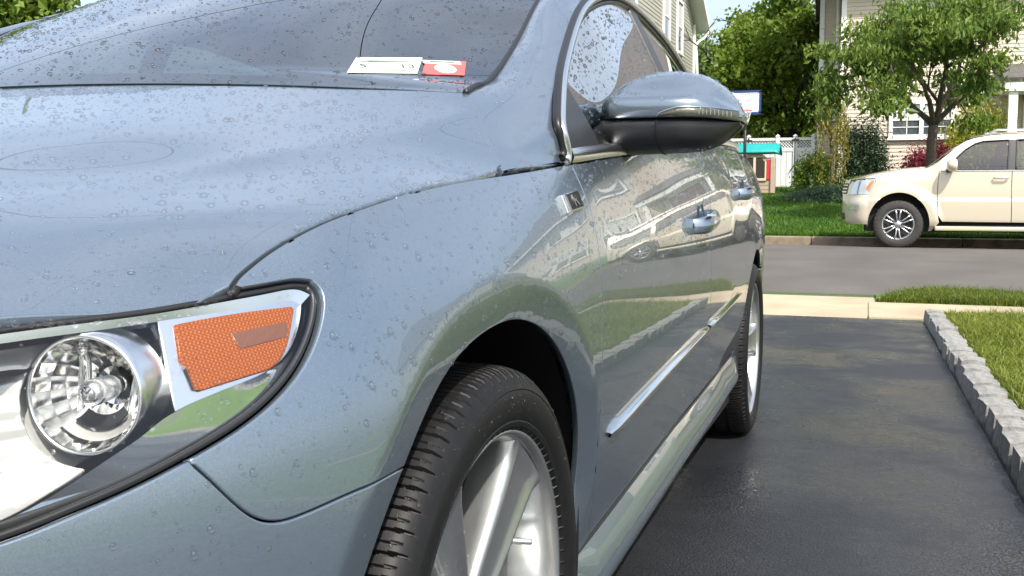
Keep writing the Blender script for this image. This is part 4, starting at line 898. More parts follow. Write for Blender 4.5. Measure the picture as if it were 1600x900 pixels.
    d = MB().lathe([(.05,.012),(.150,.012),(.152,.008),(.152,-.012),(.150,-.016),(.05,-.016)], 64).build('brake_disc', mat('brake_steel', (.20,.20,.20), .4, .9, noise=(60,.2)), Wr, True)
    MB().lathe([(.10,.020),(.172,.020),(.176,.0),(.172,-.03),(.10,-.03)], 16, None, R(-30), R(30)).build('brake_caliper', M_TRIM, Wr, True)
    MB().lathe([(0,-.02),(.212,-.02)], 40).build('brake_shield', M_BLACK, Wr)
    return Wr
def copy_tree(o, parent):
    c = o.copy(); COL.objects.link(c); c.parent = parent
    for ch in [x for x in bpy.data.objects if x.parent == o]: copy_tree(ch, c)
    return c
WHL = make_wheel(); WHL.parent = CAR
def place_wheel(w, x, y, spin, right=False):
    Mx = Matrix.Translation((x, y, .3140)) @ Matrix(((0,0,1,0),(1,0,0,0),(0,1,0,0),(0,0,0,1)))
    if right: Mx = Matrix.Scale(-1, 4, (1,0,0)) @ Matrix.Translation((-2*x*0, 0, 0)) @ Mx
    w.matrix_local = Mx @ Matrix.Rotation(spin, 4, 'Z')
kids = [c for c in bpy.data.objects if c.parent == WHL]
w2 = copy_tree(WHL, CAR); w3 = copy_tree(WHL, CAR); w4 = copy_tree(WHL, CAR)
place_wheel(WHL, .777, AXF, 0); place_wheel(w2, .777, AXR, R(20)); place_wheel(w3, .777, AXF, R(40), True); place_wheel(w4, .777, AXR, R(10), True)

# ------------------------------------------------------------------ water drops
def drops(o, dens, rmed, parent=None, keep=None, flat=.42, rmax=.0048, name='water_drops', m_=None):
    m_ = m_ or M_WATER; V, N, T = TRI[o]; A = np.linalg.norm(np.cross(V[T[:,1]]-V[T[:,0]], V[T[:,2]]-V[T[:,0]]), axis=1)/2
    C = V[T].mean(1); w = A.copy()
    if keep is not None: w = w*keep(C)
    n = int(w.sum()*dens)
    if n < 3: return
    ti = rng.choice(len(T), n, p=w/w.sum()); ab = rng.random((n,2)); f = ab.sum(1) > 1; ab[f] = 1-ab[f]
    b = np.c_[1-ab.sum(1), ab]; P = (V[T[ti]]*b[..., None]).sum(1); NN = (N[T[ti]]*b[..., None]).sum(1); NN /= np.linalg.norm(NN, axis=1)[:,None]
    # drops gather in patches
    clump = np.sin(P[:,0]*37+1.3*np.sin(P[:,1]*23))+np.sin(P[:,1]*41+P[:,2]*29)+np.sin(P[:,2]*53-P[:,1]*17)
    r = np.minimum(rmed*np.exp(rng.normal(0, .5, n))*(1+.12*clump), rmax)
    t1 = np.cross(NN, rng.normal(size=(n,3))); t1 /= np.linalg.norm(t1, axis=1)[:,None]; t2 = np.cross(NN, t1)
    k = 9; an = np.arange(k)*2*np.pi/k
    prof = [(1.0,-.12),(.98,.10),(.80,.62),(.45,.93)]
    wob = 1+rng.normal(0, .03, (n,k)); el = 1+np.abs(rng.normal(0, .07, n))
    L = []
    for rr, hh in prof:
        L.append(P[:,None]+(r[:,None]*wob*np.cos(an)*rr*el[:,None])[..., None]*t1[:,None]+(r[:,None]*wob*np.sin(an)*rr)[..., None]*t2[:,None]+(r*flat*hh)[:,None,None]*NN[:,None])
    L.append((P+(r*flat)[:,None]*NN)[:,None]); VV = np.concatenate(L, 1); m = VV.shape[1]
    j = np.arange(k); j2 = (j+1) % k
    q = np.concatenate([np.stack([a*k+j, a*k+j2, (a+1)*k+j2, (a+1)*k+j], 1) for a in range(3)]); tr = np.stack([3*k+j, 3*k+j2, np.full(k, 4*k)], 1)
    Q = (q[None]+(np.arange(n)*m)[:,None,None]).reshape(-1,4); TT = (tr[None]+(np.arange(n)*m)[:,None,None]).reshape(-1,3)
    me = mesh_np(name, VV.reshape(-1,3), [Q, TT], True); link(name, me, m_ or M_WATER, parent or o, kind='stuff')
near = lambda lim: (lambda C: (C[:,1] < lim).astype(float))
OB = bpy.data.objects
def beads(o, small, large, keep=None, parent=None, rl=.0019, rs=.00075, **k):
    if small: drops(o, small, rs, parent, keep, **k)
    if large: drops(o, large, rl, parent, keep, flat=.66, rmax=.0042, **{q: v for q, v in k.items() if q != 'flat'})
beads(OB['front_fender'], 11000, 4200, lambda C: (C[:,2] > .5)*(.35+.65*smooth01((C[:,2]-.58)/.1)), rl=.0013)
beads(HOODO, 9000, 4200, lambda C: (C[:,0] > -.45)*1.0, rl=.0015)
beads(OB['front_bumper'], 6500, 2000, lambda C: (C[:,0] > .45)*(C[:,2] > .42)*(.4+.6*(C[:,2] > .55)), rl=.0013)
beads(FDOOR, 12000, 2800, lambda C: smooth01((C[:,2]-.60)/.2)+.06, rl=.0014)
beads(OB['rear_door'], 6000, 800, lambda C: smooth01((C[:,2]-.70)/.2))
beads(OB['windshield_pillar'], 13000, 1800, rl=.0016); beads(OB['roof_rail'], 9000, 900, near(1.4))
beads(WSO, 8500, 1500, lambda C: (C[:,1] < 1.0)*1.0, rl=.0018, flat=.35, m_=M_WATER_G)
beads(OB['front_door_window'], 11000, 2200, rl=.0017, flat=.35, m_=M_WATER_G)
beads(OB['mirror_cap'], 7000, 5200, lambda C: (C[:,2] > .985)+.25, rl=.0022)
beads(LENS, 8000, 900, lambda C: (C[:,2] < .70)*1.0+.12, parent=HL, rl=.0014)
beads(OB['rear_quarter'], 2500, 500, lambda C: (C[:,2] > .75)*(C[:,1] < 3.3)*1.0)
# spray on the front wheel
tv = bpy.data.meshes['tyre']; nv = len(tv.vertices); co = np.zeros(nv*3); tv.vertices.foreach_get('co', co); TG = co.reshape(1441, -1, 3)[::8]
V, N, T = grid_tris(TG); N = N*np.sign((N*(V-np.array((0,0,0)))).sum(1).mean()); TRI['tyre'] = (V, N, T)
drops('tyre', 5200, .0008, WHL, lambda C: (C[:,2] > .085)*(np.hypot(C[:,0], C[:,1]) > .238)*1.0, flat=.5)
spk = [c for c in bpy.data.objects if c.name.startswith('spoke') and c.parent and c.parent.parent == WHL]
for o_ in spk[:5]:
    co = np.zeros(len(o_.data.vertices)*3); o_.data.vertices.foreach_get('co', co); V, N, T = grid_tris(co.reshape(26, -1, 3)[:, 2:-2]); N = N*np.sign(N[:,2].mean()); TRI[o_.name] = (V, N, T)
    drops(o_.name, 3000, .0010, WHL, flat=.5)
# run of bigger drops hanging along the hood gap and the lower edges of the mirror
def line_drops(P, N, rmed, parent, n):
    i = rng.integers(0, len(P), n); TRI['_l'] = None
    V = P[i]+rng.normal(0, .0015, (n,3)); bm = MB()
    for v in V:
        r = rmed*math.exp(rng.normal(0, .35)); M = Matrix.Translation(v) @ Vector(N).to_track_quat('Z', 'Y').to_matrix().to_4x4()
        bm.lathe([(r,-.2*r),(r*.95,.25*r),(r*.6,.7*r),(0.0001,.85*r)], 8, M)
    bm.build('water_drops', M_WATER, parent, True, kind='stuff')
sh = Sy(SHUT[:,0], SHUT[:,1]); shr = resample(sh, .002); line_drops(shr[shr[:,1] > -.30]+np.array((-.004,0,.003)), (.4,-.2,1), .0019, HOODO, 170)
line_drops(resample(np.array([(.90,.64,.9045),(1.0,.65,.907),(1.03,.67,.916)]), .002), (0,-.2,-1), .0022, MIR, 34)
hf = resample(halfp[-26:-1], .003); hf = HOOD(hf[:,0], hf[:,1]); hf = hf[hf[:,0] > .55]; line_drops(hf+np.array((.001,-.002,-.004)), (.3,-.6,-.4), .0017, HOODO, 90)

# ------------------------------------------------------------------ the far side repeats the near side
for o in SIDE:
    c = copy_tree(o, o.parent) if o.parent == CAR else copy_tree(o, o.parent)
    if o.parent == CAR:
        c.matrix_local = Matrix.Scale(-1, 4, (1,0,0)) @ o.matrix_local
        for w in [x for x in bpy.data.objects if x.parent == c and x.get('kind') == 'stuff']: bpy.data.objects.remove(w)
        if c.name.startswith('headlight'): c['label'] = 'far headlight on the other side of the nose'
    else: c.matrix_local = Matrix.Scale(-1, 4, (1,0,0)) @ o.matrix_local
# ------------------------------------------------------------------ plants
M_BARK = mat('brown_bark', (.085,.065,.05), .9, noise=(25,.35), bump=(30,.9,.02))
M_BARK_D = mat('dark_bark', (.03,.025,.02), .9, noise=(20,.3), bump=(20,.9,.03))
def limbs(r, base, d, L, rad, depth, spread, up, out, tips, bend=.25, ratio=.72, kids=(2,3)):
    n = 5; P = [np.array(base, float)]; dd = np.array(d, float); dd /= np.linalg.norm(dd)
    for i in range(n):
        dd = dd+np.array([r.gauss(0,bend*.35) for _ in range(3)])+np.array((0,0,up*.10)); dd /= np.linalg.norm(dd); P.append(P[-1]+dd*L/n)
    out.append((np.array(P), np.linspace(rad, rad*.62, n+1)))
    if depth == 0: tips.append(P[-1]); tips.append(P[-3]); return
    if depth <= 2: tips.append(P[-1])
    for k in range(r.randint(*kids)):
        a = r.uniform(0, 2*math.pi); t = np.cross(dd, (math.cos(a), math.sin(a), .3)); t /= np.linalg.norm(t)+1e-9
        nd = dd+t*spread*r.uniform(.7,1.3); i = n if k == 0 else r.randint(2, n)
        limbs(r, P[i], nd, L*ratio*r.uniform(.8,1.15), rad*.6, depth-1, spread, up, out, tips, bend, ratio, kids)
def leaves(name, C, m, parent, n, size, sig, droop=.3, asp=.5, seed=1, sizevar=.3):
    g = np.random.default_rng(seed); C = np.asarray(C); i = g.integers(0, len(C), n)
    P = C[i]+g.normal(0, 1, (n,3))*np.asarray(sig); ax = g.normal(0, 1, (n,3)); ax[:,2] -= droop*2.2; ax /= np.linalg.norm(ax, axis=1)[:,None]
    t = np.cross(ax, g.normal(0, 1, (n,3))); t /= np.linalg.norm(t, axis=1)[:,None]; nn = np.cross(ax, t); s = (size*np.exp(g.normal(0, sizevar, n)))[:,None]
    V = np.stack([P-ax*s*.5, P+t*s*asp*.5+nn*s*.07, P+ax*s*.5-nn*s*.06, P-t*s*asp*.5+nn*s*.07], 1).reshape(-1,3); j = np.arange(n)*4
    me = mesh_np(name, V, [np.stack([j, j+1, j+2], 1), np.stack([j, j+2, j+3], 1)], False)
    ct = g.random(len(C)); tn = np.clip(.55*ct[i]+.45*g.random(n)+g.normal(0, .08, n), 0, 1)
    me.attributes.new('tint', 'FLOAT', 'POINT').data.foreach_set('value', np.repeat(tn, 4).astype(np.float32))
    return link(name, me, m, parent)
def plant_root(name, loc, label, cat, group=None): return tag(empty(name, loc), label, cat, group)
def trunk_obj(root, out, m, name='trunk', minr=.0):
    b = MB(); o0 = np.array(root.location)
    for P, rd in out:
        if rd[0] > minr: b.tube(P-o0, rd, 7 if rd[0] > .03 else 5)
    return b.build(name, m, root, True)
def tree(name, loc, label, seed,  L, rad, depth, spread, up, leafm, n, size, sig, droop, bark=M_BARK, trunk_h=0, kids=(2,3), bend=.25, asp=.5, d0=(0,0,1), group=None, ratio=.72, forks=0, extra=None, clip=None):
    r = random.Random(seed); root = plant_root(name, loc, label, 'tree', group); out, tips = [], []
    if forks:
        P = np.array([np.array(loc, float)+np.array((.02*math.sin(i*1.3), .02*math.cos(i), trunk_h*i/5-.05)) for i in range(6)]); out.append((P, np.linspace(rad*1.25, rad*.95, 6)))
        for k in range(forks):
            a = 2*math.pi*k/forks+r.uniform(-.3,.3); limbs(r, P[-1], (math.cos(a)*spread*1.3, math.sin(a)*spread*1.3, 1), L, rad*.62, depth, spread, up, out, tips, bend, ratio, kids)
    else: limbs(r, np.array(loc)-np.array((0,0,.05)), d0, L, rad, depth, spread, up, out, tips, bend, ratio, kids)
    trunk_obj(root, out, bark, minr=.004)
    T_ = np.array(tips)-np.array(loc)
    if extra is not None:
        ec, er, en = extra; g = np.random.default_rng(seed); v = g.normal(0, 1, (en,3)); v /= np.linalg.norm(v, axis=1)[:,None]; v *= g.random((en,1))**.4; T_ = np.vstack([T_, np.array(ec)+v*np.array(er)])
    if clip is not None: T_ = T_[clip(T_)]
    c = leaves('crown', T_, leafm, root, n, size, sig, droop, asp, seed); return root
L_CHERRY = leaf_mat('cherry_leaves', (.055,.12,.02), (.22,.30,.05), .45); L_MAPLE = leaf_mat('maple_leaves', (.06,.13,.015), (.30,.40,.06), .55)
L_LIGHT = leaf_mat('light_green_leaves', (.10,.17,.04), (.20,.28,.08)); L_DARK = leaf_mat('dark_needles', (.015,.038,.016), (.045,.075,.035), .1)
L_RED = leaf_mat('dark_red_leaves', (.10,.012,.02), (.25,.035,.05)); L_GOLD = leaf_mat('golden_needles', (.20,.24,.02), (.50,.48,.05))
L_LIME = leaf_mat('lime_leaves', (.09,.17,.02), (.24,.33,.05)); L_WEEP = leaf_mat('yellow_weeping_leaves', (.14,.18,.03), (.42,.33,.06)); L_JUN = leaf_mat('juniper_needles', (.05,.10,.05), (.13,.20,.11), .15)
gz = lambda y: float(lawn_far(y))
tree('cherry_tree', (2.47,20.5,gz(20.5)), 'young broad cherry tree with a bare lower trunk behind the cream SUV', 12, 1.15, .095, 3, .80, -.02, L_CHERRY, 17000, .12, (.20,.20,.08), .7, trunk_h=1.85, forks=6, bend=.3, asp=.42, ratio=.76)
tree('maple_tree', (-1.5,37.5,.58), 'tall dense dark green maple between the two houses', 5, 2.3, .21, 4, .6, .12, L_MAPLE, 34000, .16, (.27,.27,.18), .3, bark=M_BARK_D, trunk_h=1.5, forks=5, asp=.8, extra=((-.2,0,4.0),(2.6,2.0,3.1),100), clip=lambda T: T[:,0] > -2.2-.0*T[:,2])
tree('backyard_tree', (-6.5,52,.58), 'distant light green tree seen past the grey house corner', 8, 2.2, .22, 3, .5, .3, L_LIGHT, 9000, .25, (.5,.5,.45), .2, trunk_h=2.2, forks=4, asp=.8)
tree('backyard_tree', (-1.0,49,.58), 'dark tree far behind the fence, under the maple', 9, 2.0, .2, 3, .6, .1, L_MAPLE, 14000, .28, (.5,.5,.5), .2, trunk_h=.8, forks=5, asp=.8)
tree('backyard_tree', (-4.2,47,.58), 'bushy tree far behind the fence beside the mirror tip', 10, 1.7, .2, 3, .6, .1, L_LIGHT, 12000, .26, (.5,.5,.5), .2, trunk_h=.6, forks=5, asp=.8)
tree('hedge_tree', (-15.0,12.5,-.2), 'leafy green tree beyond the car at the top left corner', 21, 1.5, .2, 4, .55, .15, L_LIME, 26000, .16, (.35,.35,.3), .3, trunk_h=2.0, forks=5, asp=.7)
def shrub(name, loc, rx, ry, h, label, leafm, n, size, seed, asp=.5, droop=-.2, flat=False, stems=7, cat='shrub', lumps=26):
    """leaf clumps over an uneven dome, on a few stems"""
    g = np.random.default_rng(seed); root = plant_root(name, loc, label, cat); C = []
    for i in range(lumps):
        a = g.uniform(0, 2*np.pi); q = math.sqrt(g.random()); z = g.uniform(.12, 1)*math.sqrt(max(.05, 1-q*q*.9)); C.append((rx*q*math.cos(a), ry*q*math.sin(a), h*z*.92))
    C = np.array(C); b = MB()
    for c in C[:stems]: b.tube(np.array([(c[0]*.1, c[1]*.1, -.04), (c[0]*.5, c[1]*.5, c[2]*.55), c]), np.array((.018,.012,.005)), 5)
    b.build('stem', M_BARK, root, True); leaves('foliage', C, leafm, root, n, size, (rx*.22, ry*.22, h*.13), droop, asp, seed); return root
shrub('evergreen_shrub', (1.15,26.5,gz(26.5)), .62, .55, 2.0, 'dark bushy evergreen against the tan house wall', L_DARK, 11000, .085, 3, .35, lumps=40)
shrub('round_shrub', (.02,25.6,gz(25.6)), .40, .38, 1.05, 'round bright green shrub at the foot of the weeping tree', L_LIME, 5200, .075, 4)
shrub('juniper', (.38,23.6,gz(23.6)), .78, .55, .40, 'low spreading blue-green juniper in the lawn bed', L_JUN, 9000, .07, 5, .3)
shrub('red_maple_shrub', (2.78,26.1,gz(26.1)), .68, .5, 1.30, 'small dark red maple shrub behind the cream SUV', L_RED, 8000, .075, 6, .45, droop=.5, lumps=34)
shrub('golden_cypress', (3.95,27.1,gz(27.1)), .80, .6, 2.15, 'golden yellow-green cypress beside the porch', L_GOLD, 17000, .095, 7, .35, lumps=44)
shrub('low_shrub', (1.95,25.0,gz(25.0)), .42, .3, .62, 'low yellow-green shrub just behind the SUV hood', L_LIME, 3000, .07, 8)
shrub('bed_shrub', (.95,25.2,gz(25.2)), .55, .35, .45, 'low leafy shrub under the dark evergreen', L_CHERRY, 3500, .07, 9)
def weeping():
    loc = np.array((.42,25.0,gz(25.0))); root = plant_root('weeping_tree', loc, 'slim weeping tree with hanging yellowish strands by the house corner', 'tree'); g = np.random.default_rng(3)
    b = MB(); top = np.array((-.05,0,2.95)); tr = np.array([(0,0,-.05),(.03,.0,.9),(-.03,0,1.8),top]); b.tube(smooth_line(tr, 4), np.linspace(.045,.02,13), 7); C = []
    for k in range(30):
        a = g.uniform(0, 2*np.pi); q = g.uniform(.06,.30); z0 = g.uniform(1.5,3.1); l = g.uniform(.7,1.9); s = np.array((0,0,z0-.25))+np.array((-.03,0,0)); e = np.array((q*math.cos(a), q*math.sin(a), z0)); f = e+np.array((.1*math.cos(a),.1*math.sin(a),-min(l, z0-.35)))
        P = smooth_line(np.array([s, e, (e+f)/2+np.array((.04*math.cos(a),.04*math.sin(a),.05)), f]), 6); b.tube(P, np.linspace(.009,.003,len(P)), 4); C += list(P[6:])
    b.build('trunk', M_BARK, root, True); leaves('crown', np.array(C), L_WEEP, root, 3600, .075, (.035,.035,.05), 1.0, .28, 3); return root
weeping()

# ------------------------------------------------------------------ houses
M_SIDING = mat('tan_vinyl_siding', (.56,.485,.40), .6, noise=(2,.05)); M_SIDING_G = mat('grey_green_vinyl_siding', (.40,.40,.33), .6, noise=(2,.05))
M_WTRIM = mat('white_trim', (.80,.80,.78), .5, noise=(3,.04)); M_ROOF = mat('grey_shingle', (.10,.095,.09), .9, noise=(8,.3), bump=(40,.5,.02)); M_PANE = mat('window_glass', (.06,.075,.085), .04, spec=.9, coat=.6); M_BLIND = mat('pale_blind', (.55,.55,.52), .6)
M_DOOR = mat('dark_red_door', (.22,.03,.03), .4); M_BASE = mat('grey_foundation', (.30,.29,.27), .9, noise=(5,.15))
def siding(name, p0, p1, z0, z1, m, par, pitch=.105, top=None):
    """lapped boards between two plan points; top(t)->z gives a gable"""
    p0, p1 = np.array(p0, float), np.array(p1, float); d = p1-p0; n = np.array((d[1], -d[0])); n /= np.linalg.norm(n); V, Fc = [], []
    z = z0
    while z < z1-1e-6:
        zt = min(z+pitch, z1); a, b = 0., 1.
        if top is not None:
            ts = np.linspace(0, 1, 101); ok = np.array([top(t) for t in ts]) > zt-.02
            if not ok.any(): break
            a, b = ts[ok][0], ts[ok][-1]
        A, B = p0+d*a, p0+d*b; i = len(V); V += [(*(A+n*.018), z), (*(B+n*.018), z), (*(B+n*.002), zt), (*(A+n*.002), zt), (*A, z), (*B, z)]; Fc += [(i,i+1,i+2,i+3),(i+4,i+5,i+1,i)]; z = zt
    return MB().add(np.array(V), Fc).build(name, m, par)
def window(par, c, ax, w, h, nrm, cols=1, grid=(2,3), blind=True, sash=2):
    """framed window: c lower-left corner, ax unit along wall, nrm outward"""
    c, ax, nrm = np.array(c, float), np.array((*ax,0.)), np.array((*nrm,0.)); M = Matrix((tuple(ax), (0,0,1), tuple(nrm))).transposed().to_4x4(); M.translation = Vector(c)
    t = .09; f = MB().box((-t,-t,-.02),(w+t,0,.055), M).box((-t,h,-.02),(w+t,h+t,.055), M).box((-t,0,-.02),(0,h,.055), M).box((w,0,-.02),(w+t,h,.055), M).build('window', M_WTRIM, par)
    MB().box((-t-.03,-t-.05,-.02),(w+t+.03,-t,.09), M).build('sill', M_WTRIM, f)
    cw = w/cols
    for k in range(cols):
        x0, x1 = k*cw, (k+1)*cw
        if k: MB().box((x0-.055,0,-.02),(x0+.055,h,.05), M).build('mullion', M_WTRIM, f)
        MB().box((x0+.02,.0,-.005),(x1-.02,h,.005), M).build('pane', M_PANE, f)
        if blind: MB().box((x0+.05,h*.45,.006),(x1-.05,h-.02,.009), M).build('blind', M_BLIND, f)
        MB().box((x0,h*.5-.025,-.01),(x1,h*.5+.025,.03), M).build('sash_rail', M_WTRIM, f)
        for g in range(1, grid[0]): xx = x0+cw*g/grid[0]; MB().box((xx-.010,0,.009),(xx+.010,h,.020), M).build('glazing_bar', M_WTRIM, f)
        for g in range(1, grid[1]*2):
            if g == grid[1]: continue
            zz = h*g/(grid[1]*2); MB().box((x0,zz-.010,.009),(x1,zz+.010,.020), M).build('glazing_bar', M_WTRIM, f)
    return f
def slab(name, P, th, m, par):
    P = np.array(P, float); n = np.cross(P[1]-P[0], P[3]-P[0]); n /= np.linalg.norm(n); return MB().add(np.vstack([P, P-n*th]), [(0,1,2,3),(7,6,5,4),(0,4,5,1),(1,5,6,2),(2,6,7,3),(3,7,4,0)]).build(name, m, par)
g0 = gz(28)-.1
H1 = tag(empty('tan_house', (0,0,0)), 'two-storey tan vinyl-sided house with white trim across the street', 'house')
siding('wall', (.56,28.0), (13.2,28.0), g0+.35, 6.3, M_SIDING, H1); MB().box((.56,28.02,g0-.2),(13.2,37,6.3)).build('wall_core', M_SIDING, H1); MB().box((.58,27.99,g0-.3),(13.2,28.05,g0+.35)).build('foundation', M_BASE, H1)
siding('wall', (-.10,29.8), (.56,29.8), g0+.1, 6.3, M_SIDING, H1); MB().box((-.10,29.82,g0-.2),(.56,37,6.3)).build('wall_core', M_SIDING, H1)
for x, yy in ((.50,27.96),(-.14,29.76)): MB().box((x,yy,g0+.1),(x+.13,yy+.14,6.3)).build('corner_board', M_WTRIM, H1)
slab('roof', [(-.6,27.4,6.2),(13.8,27.4,6.2),(13.8,32.6,9.2),(-.6,32.6,9.2)], .2, M_ROOF, H1); slab('roof', [(13.8,37.8,6.2),(-.6,37.8,6.2),(-.6,32.6,9.2),(13.8,32.6,9.2)], .2, M_ROOF, H1)
MB().box((-.6,27.38,6.05),(13.8,27.45,6.25)).build('gutter', M_WTRIM, H1)
F1 = lambda x, z, w, h, **k: window(H1, (x,27.98,z), (1,0), w, h, (0,-1), **k)
F1(2.05,4.68,1.36,1.3,cols=2); F1(1.88,2.02,1.44,.80,cols=2,grid=(2,2)); F1(7.1,4.6,1.4,1.4,cols=2); F1(7.3,1.6,1.6,1.3,cols=2); F1(10.4,4.6,1.3,1.4,cols=2); F1(10.6,1.6,1.5,1.3,cols=2)
MB().box((5.15,27.93,.70),(6.15,27.99,2.85)).build('front_door', M_DOOR, H1); MB().box((5.02,27.92,.65),(5.15,28.0,2.98)).box((6.15,27.92,.65),(6.28,28.0,2.98)).box((5.02,27.92,2.85),(6.28,28.0,2.98)).build('door_frame', M_WTRIM, H1)
pr = slab('porch_roof', [(4.38,26.5,3.30),(6.9,26.5,3.30),(6.9,27.96,3.75),(4.38,27.96,3.75)], .10, M_ROOF, H1); MB().box((4.42,26.55,2.98),(6.86,27.9,3.24)).build('porch_beam', M_WTRIM, H1)
for x in (4.62,6.6): MB().box((x-.1,26.62,.62),(x+.1,26.82,2.98)).build('porch_column', M_WTRIM, H1)
MB().box((4.4,26.5,.2),(6.9,27.98,.64)).build('porch_step', M_BASE, H1)
MB().tube(np.array([(.36,29.7,6.1),(.36,29.72,.8)]), .045, 8).build('downspout', M_WTRIM, H1, True)
H2 = tag(empty('grey_house', (0,0,0)), 'grey-green sided house behind the car, its gable end toward the gap', 'house')
pk = lambda t: np.interp(t, [0,.5,1], [7.3,11.2,7.3])
siding('wall', (-5.45,26.0), (-5.45,40.0), .3, 11.0, M_SIDING_G, H2, .13, pk); siding('wall', (-16,26.0), (-5.45,26.0), .3, 7.3, M_SIDING_G, H2, .13)
MB().add(np.array([(-5.5,26.03,.1),(-5.5,40,.1),(-5.5,40,7.3),(-5.5,33,11.1),(-5.5,26.03,7.3),(-16,26.03,.1),(-16,40,.1),(-16,40,7.3),(-16,33,11.1),(-16,26.03,7.3)]), [(0,1,2,3,4),(9,8,7,6,5),(0,4,9,5),(1,6,7,2)]).build('wall_core', M_SIDING_G, H2)
slab('roof', [(-16.4,25.4,7.1),(-4.9,25.4,7.1),(-4.9,33,11.35),(-16.4,33,11.35)], .22, M_ROOF, H2); slab('roof', [(-4.9,40.6,7.1),(-16.4,40.6,7.1),(-16.4,33,11.35),(-4.9,33,11.35)], .22, M_ROOF, H2)
MB().add(np.array([(-4.88,33,11.3),(-4.88,40.62,7.02),(-4.88,40.62,6.75),(-4.88,33,11.0),(-5.45,33,11.0),(-5.45,40.62,6.75)]), [(0,1,2,3),(3,2,5,4)]).build('rake_board', M_WTRIM, H2)
MB().box((-5.5,39.85,.3),(-5.36,40.05,7.0)).build('corner_board', M_WTRIM, H2)
MB().tube(smooth_line(np.array([(-4.95,40.5,6.8),(-5.05,40.35,6.55),(-5.32,40.12,6.3),(-5.33,40.1,5.8),(-5.33,40.1,.6)]), 4), .05, 8).build('downspout', M_WTRIM, H2, True)
for yy in (33.6,36.2,28.2): window(H2, (-5.43,yy,5.6), (0,1), 1.0, 1.75, (1,0), blind=True, grid=(1,1))
H3 = tag(empty('neighbour_house', (0,0,0)), 'pale house farther along the street, mirrored in the wet fender', 'house')
siding('wall', (17,28.5), (28,28.5), .4, 6.2, M_SIDING_G, H3, .2); MB().box((17,28.53,.2),(28,38,6.2)).build('wall_core', M_SIDING_G, H3); slab('roof', [(16.5,28,6.1),(28.5,28,6.1),(28.5,33,9.4),(16.5,33,9.4)], .2, M_ROOF, H3)
for x in (19,24): 
    for z in (1.5,4.4): window(H3, (x,28.48,z), (1,0), 1.5, 1.3, (0,-1), cols=2, grid=(1,1))

# ------------------------------------------------------------------ vinyl fence with lattice top and gate
M_VINYL = mat('white_vinyl', (.60,.61,.62), .4, noise=(4,.04)); M_IRON = mat('black_iron', (.02,.02,.022), .45)
FE = tag(empty('vinyl_fence', (0,29.5,0)), 'white vinyl fence with lattice top and a hinged gate between the houses', 'fence')
fz = .46; x = -5.3
bw = .155; k = 0
while x < -.25:
    MB().box((x,-.02,fz+.06),(x+bw-.008,.02,fz+1.22)).build('board', M_VINYL, FE); x += bw; k += 1
for z0, z1 in ((fz+.02,fz+.14),(fz+1.20,fz+1.30),(fz+1.52,fz+1.60)): MB().box((-5.35,-.035,z0),(-.2,.035,z1)).build('rail', M_VINYL, FE)
lat = MB()
for s in (1,-1):
    xx = -5.4
    while xx < -.1:
        lat.tube(np.array([(xx, .004*s, fz+1.29),(xx+s*.24, .004*s, fz+1.53)]), .012, 4); xx += .085
lat.build('lattice', M_VINYL, FE, kind='stuff')
for px_ in (-5.3,-3.4,-2.05,-1.22,-.72,-.22): 
    p = MB().box((px_-.055,-.055,fz-.1),(px_+.055,.055,fz+1.64)); p.build('post', M_VINYL, FE); MB().add(np.array([(px_-.07,-.07,fz+1.64),(px_+.07,-.07,fz+1.64),(px_+.07,.07,fz+1.64),(px_-.07,.07,fz+1.64),(px_,0,fz+1.71)]), [(0,1,4),(1,2,4),(2,3,4),(3,0,4),(3,2,1,0)]).build('post_cap', M_VINYL, FE)
for px_ in (-2.05,-.72):
    for z in (.16,1.5): MB().box((px_-.10,-.07,fz+z),(px_+.10,-.055,fz+z+.05)).box((px_-.02,-.075,fz+z-.04),(px_+.02,-.055,fz+z+.10)).build('hinge', M_IRON, FE)
MB().tube(np.array([(-.72,-.075,fz+.1),(-.72,-.075,fz+1.6)]), .014, 6).build('drop_rod', M_IRON, FE, True)
MB().tube(np.array([(-.86,-.08,fz+.62),(-.62,-.08,fz+.98)]), .012, 6).build('gate_latch', M_IRON, FE, True)

# ------------------------------------------------------------------ playhouse
M_PTAN = mat('tan_plastic', (.42,.32,.24), .55, noise=(6,.06)); M_TEAL = mat('teal_plastic', (.01,.30,.29), .45, noise=(8,.06)); M_PRED = mat('red_plastic', (.62,.02,.035), .4); M_PCREAM = mat('cream_plastic', (.60,.52,.36), .5)
PH = tag(empty('playhouse', (-1.47,26.0,gz(26.0))), 'small tan toy playhouse with teal roof and red shutters by the fence', 'playhouse')
MB().box((-.47,-.40,0),(.47,.40,.92)).build('wall', M_PTAN, PH, bevel=.02)
for j in range(7): MB().box((-.478,-.408,.10+.115*j),(.478,.408,.107+.115*j)).build('wall_groove', mat('tan_groove_%d' % j, (.30,.22,.16), .7) if j == 0 else bpy.data.materials['tan_groove_0'], PH)
MB().box((.40,-.46,0),(.52,-.30,.90)).build('corner_post', M_PTAN, PH, bevel=.02)
MB().add(np.array([(-.30,-.43,.92),(.30,-.43,.92),(0,-.43,1.14),(-.30,-.36,.92),(.30,-.36,.92),(0,-.36,1.14)]), [(0,1,2),(5,4,3),(0,2,5,3),(1,4,5,2)]).build('gable', M_PTAN, PH)
rg = []
for t in np.linspace(-1, 1, 13):
    z = 1.0+.22*(1-abs(t)**1.5); rg.append([(-.60,.50*t,z-.02),(-.50,.50*t,z+.03),(0,.50*t,z+.02),(.50,.50*t,z+.03),(.60,.50*t,z-.02)])
rf = link('roof', grid_mesh('roof', np.array(rg), True), M_TEAL, PH); so = rf.modifiers.new('solid', 'SOLIDIFY'); so.thickness = .05
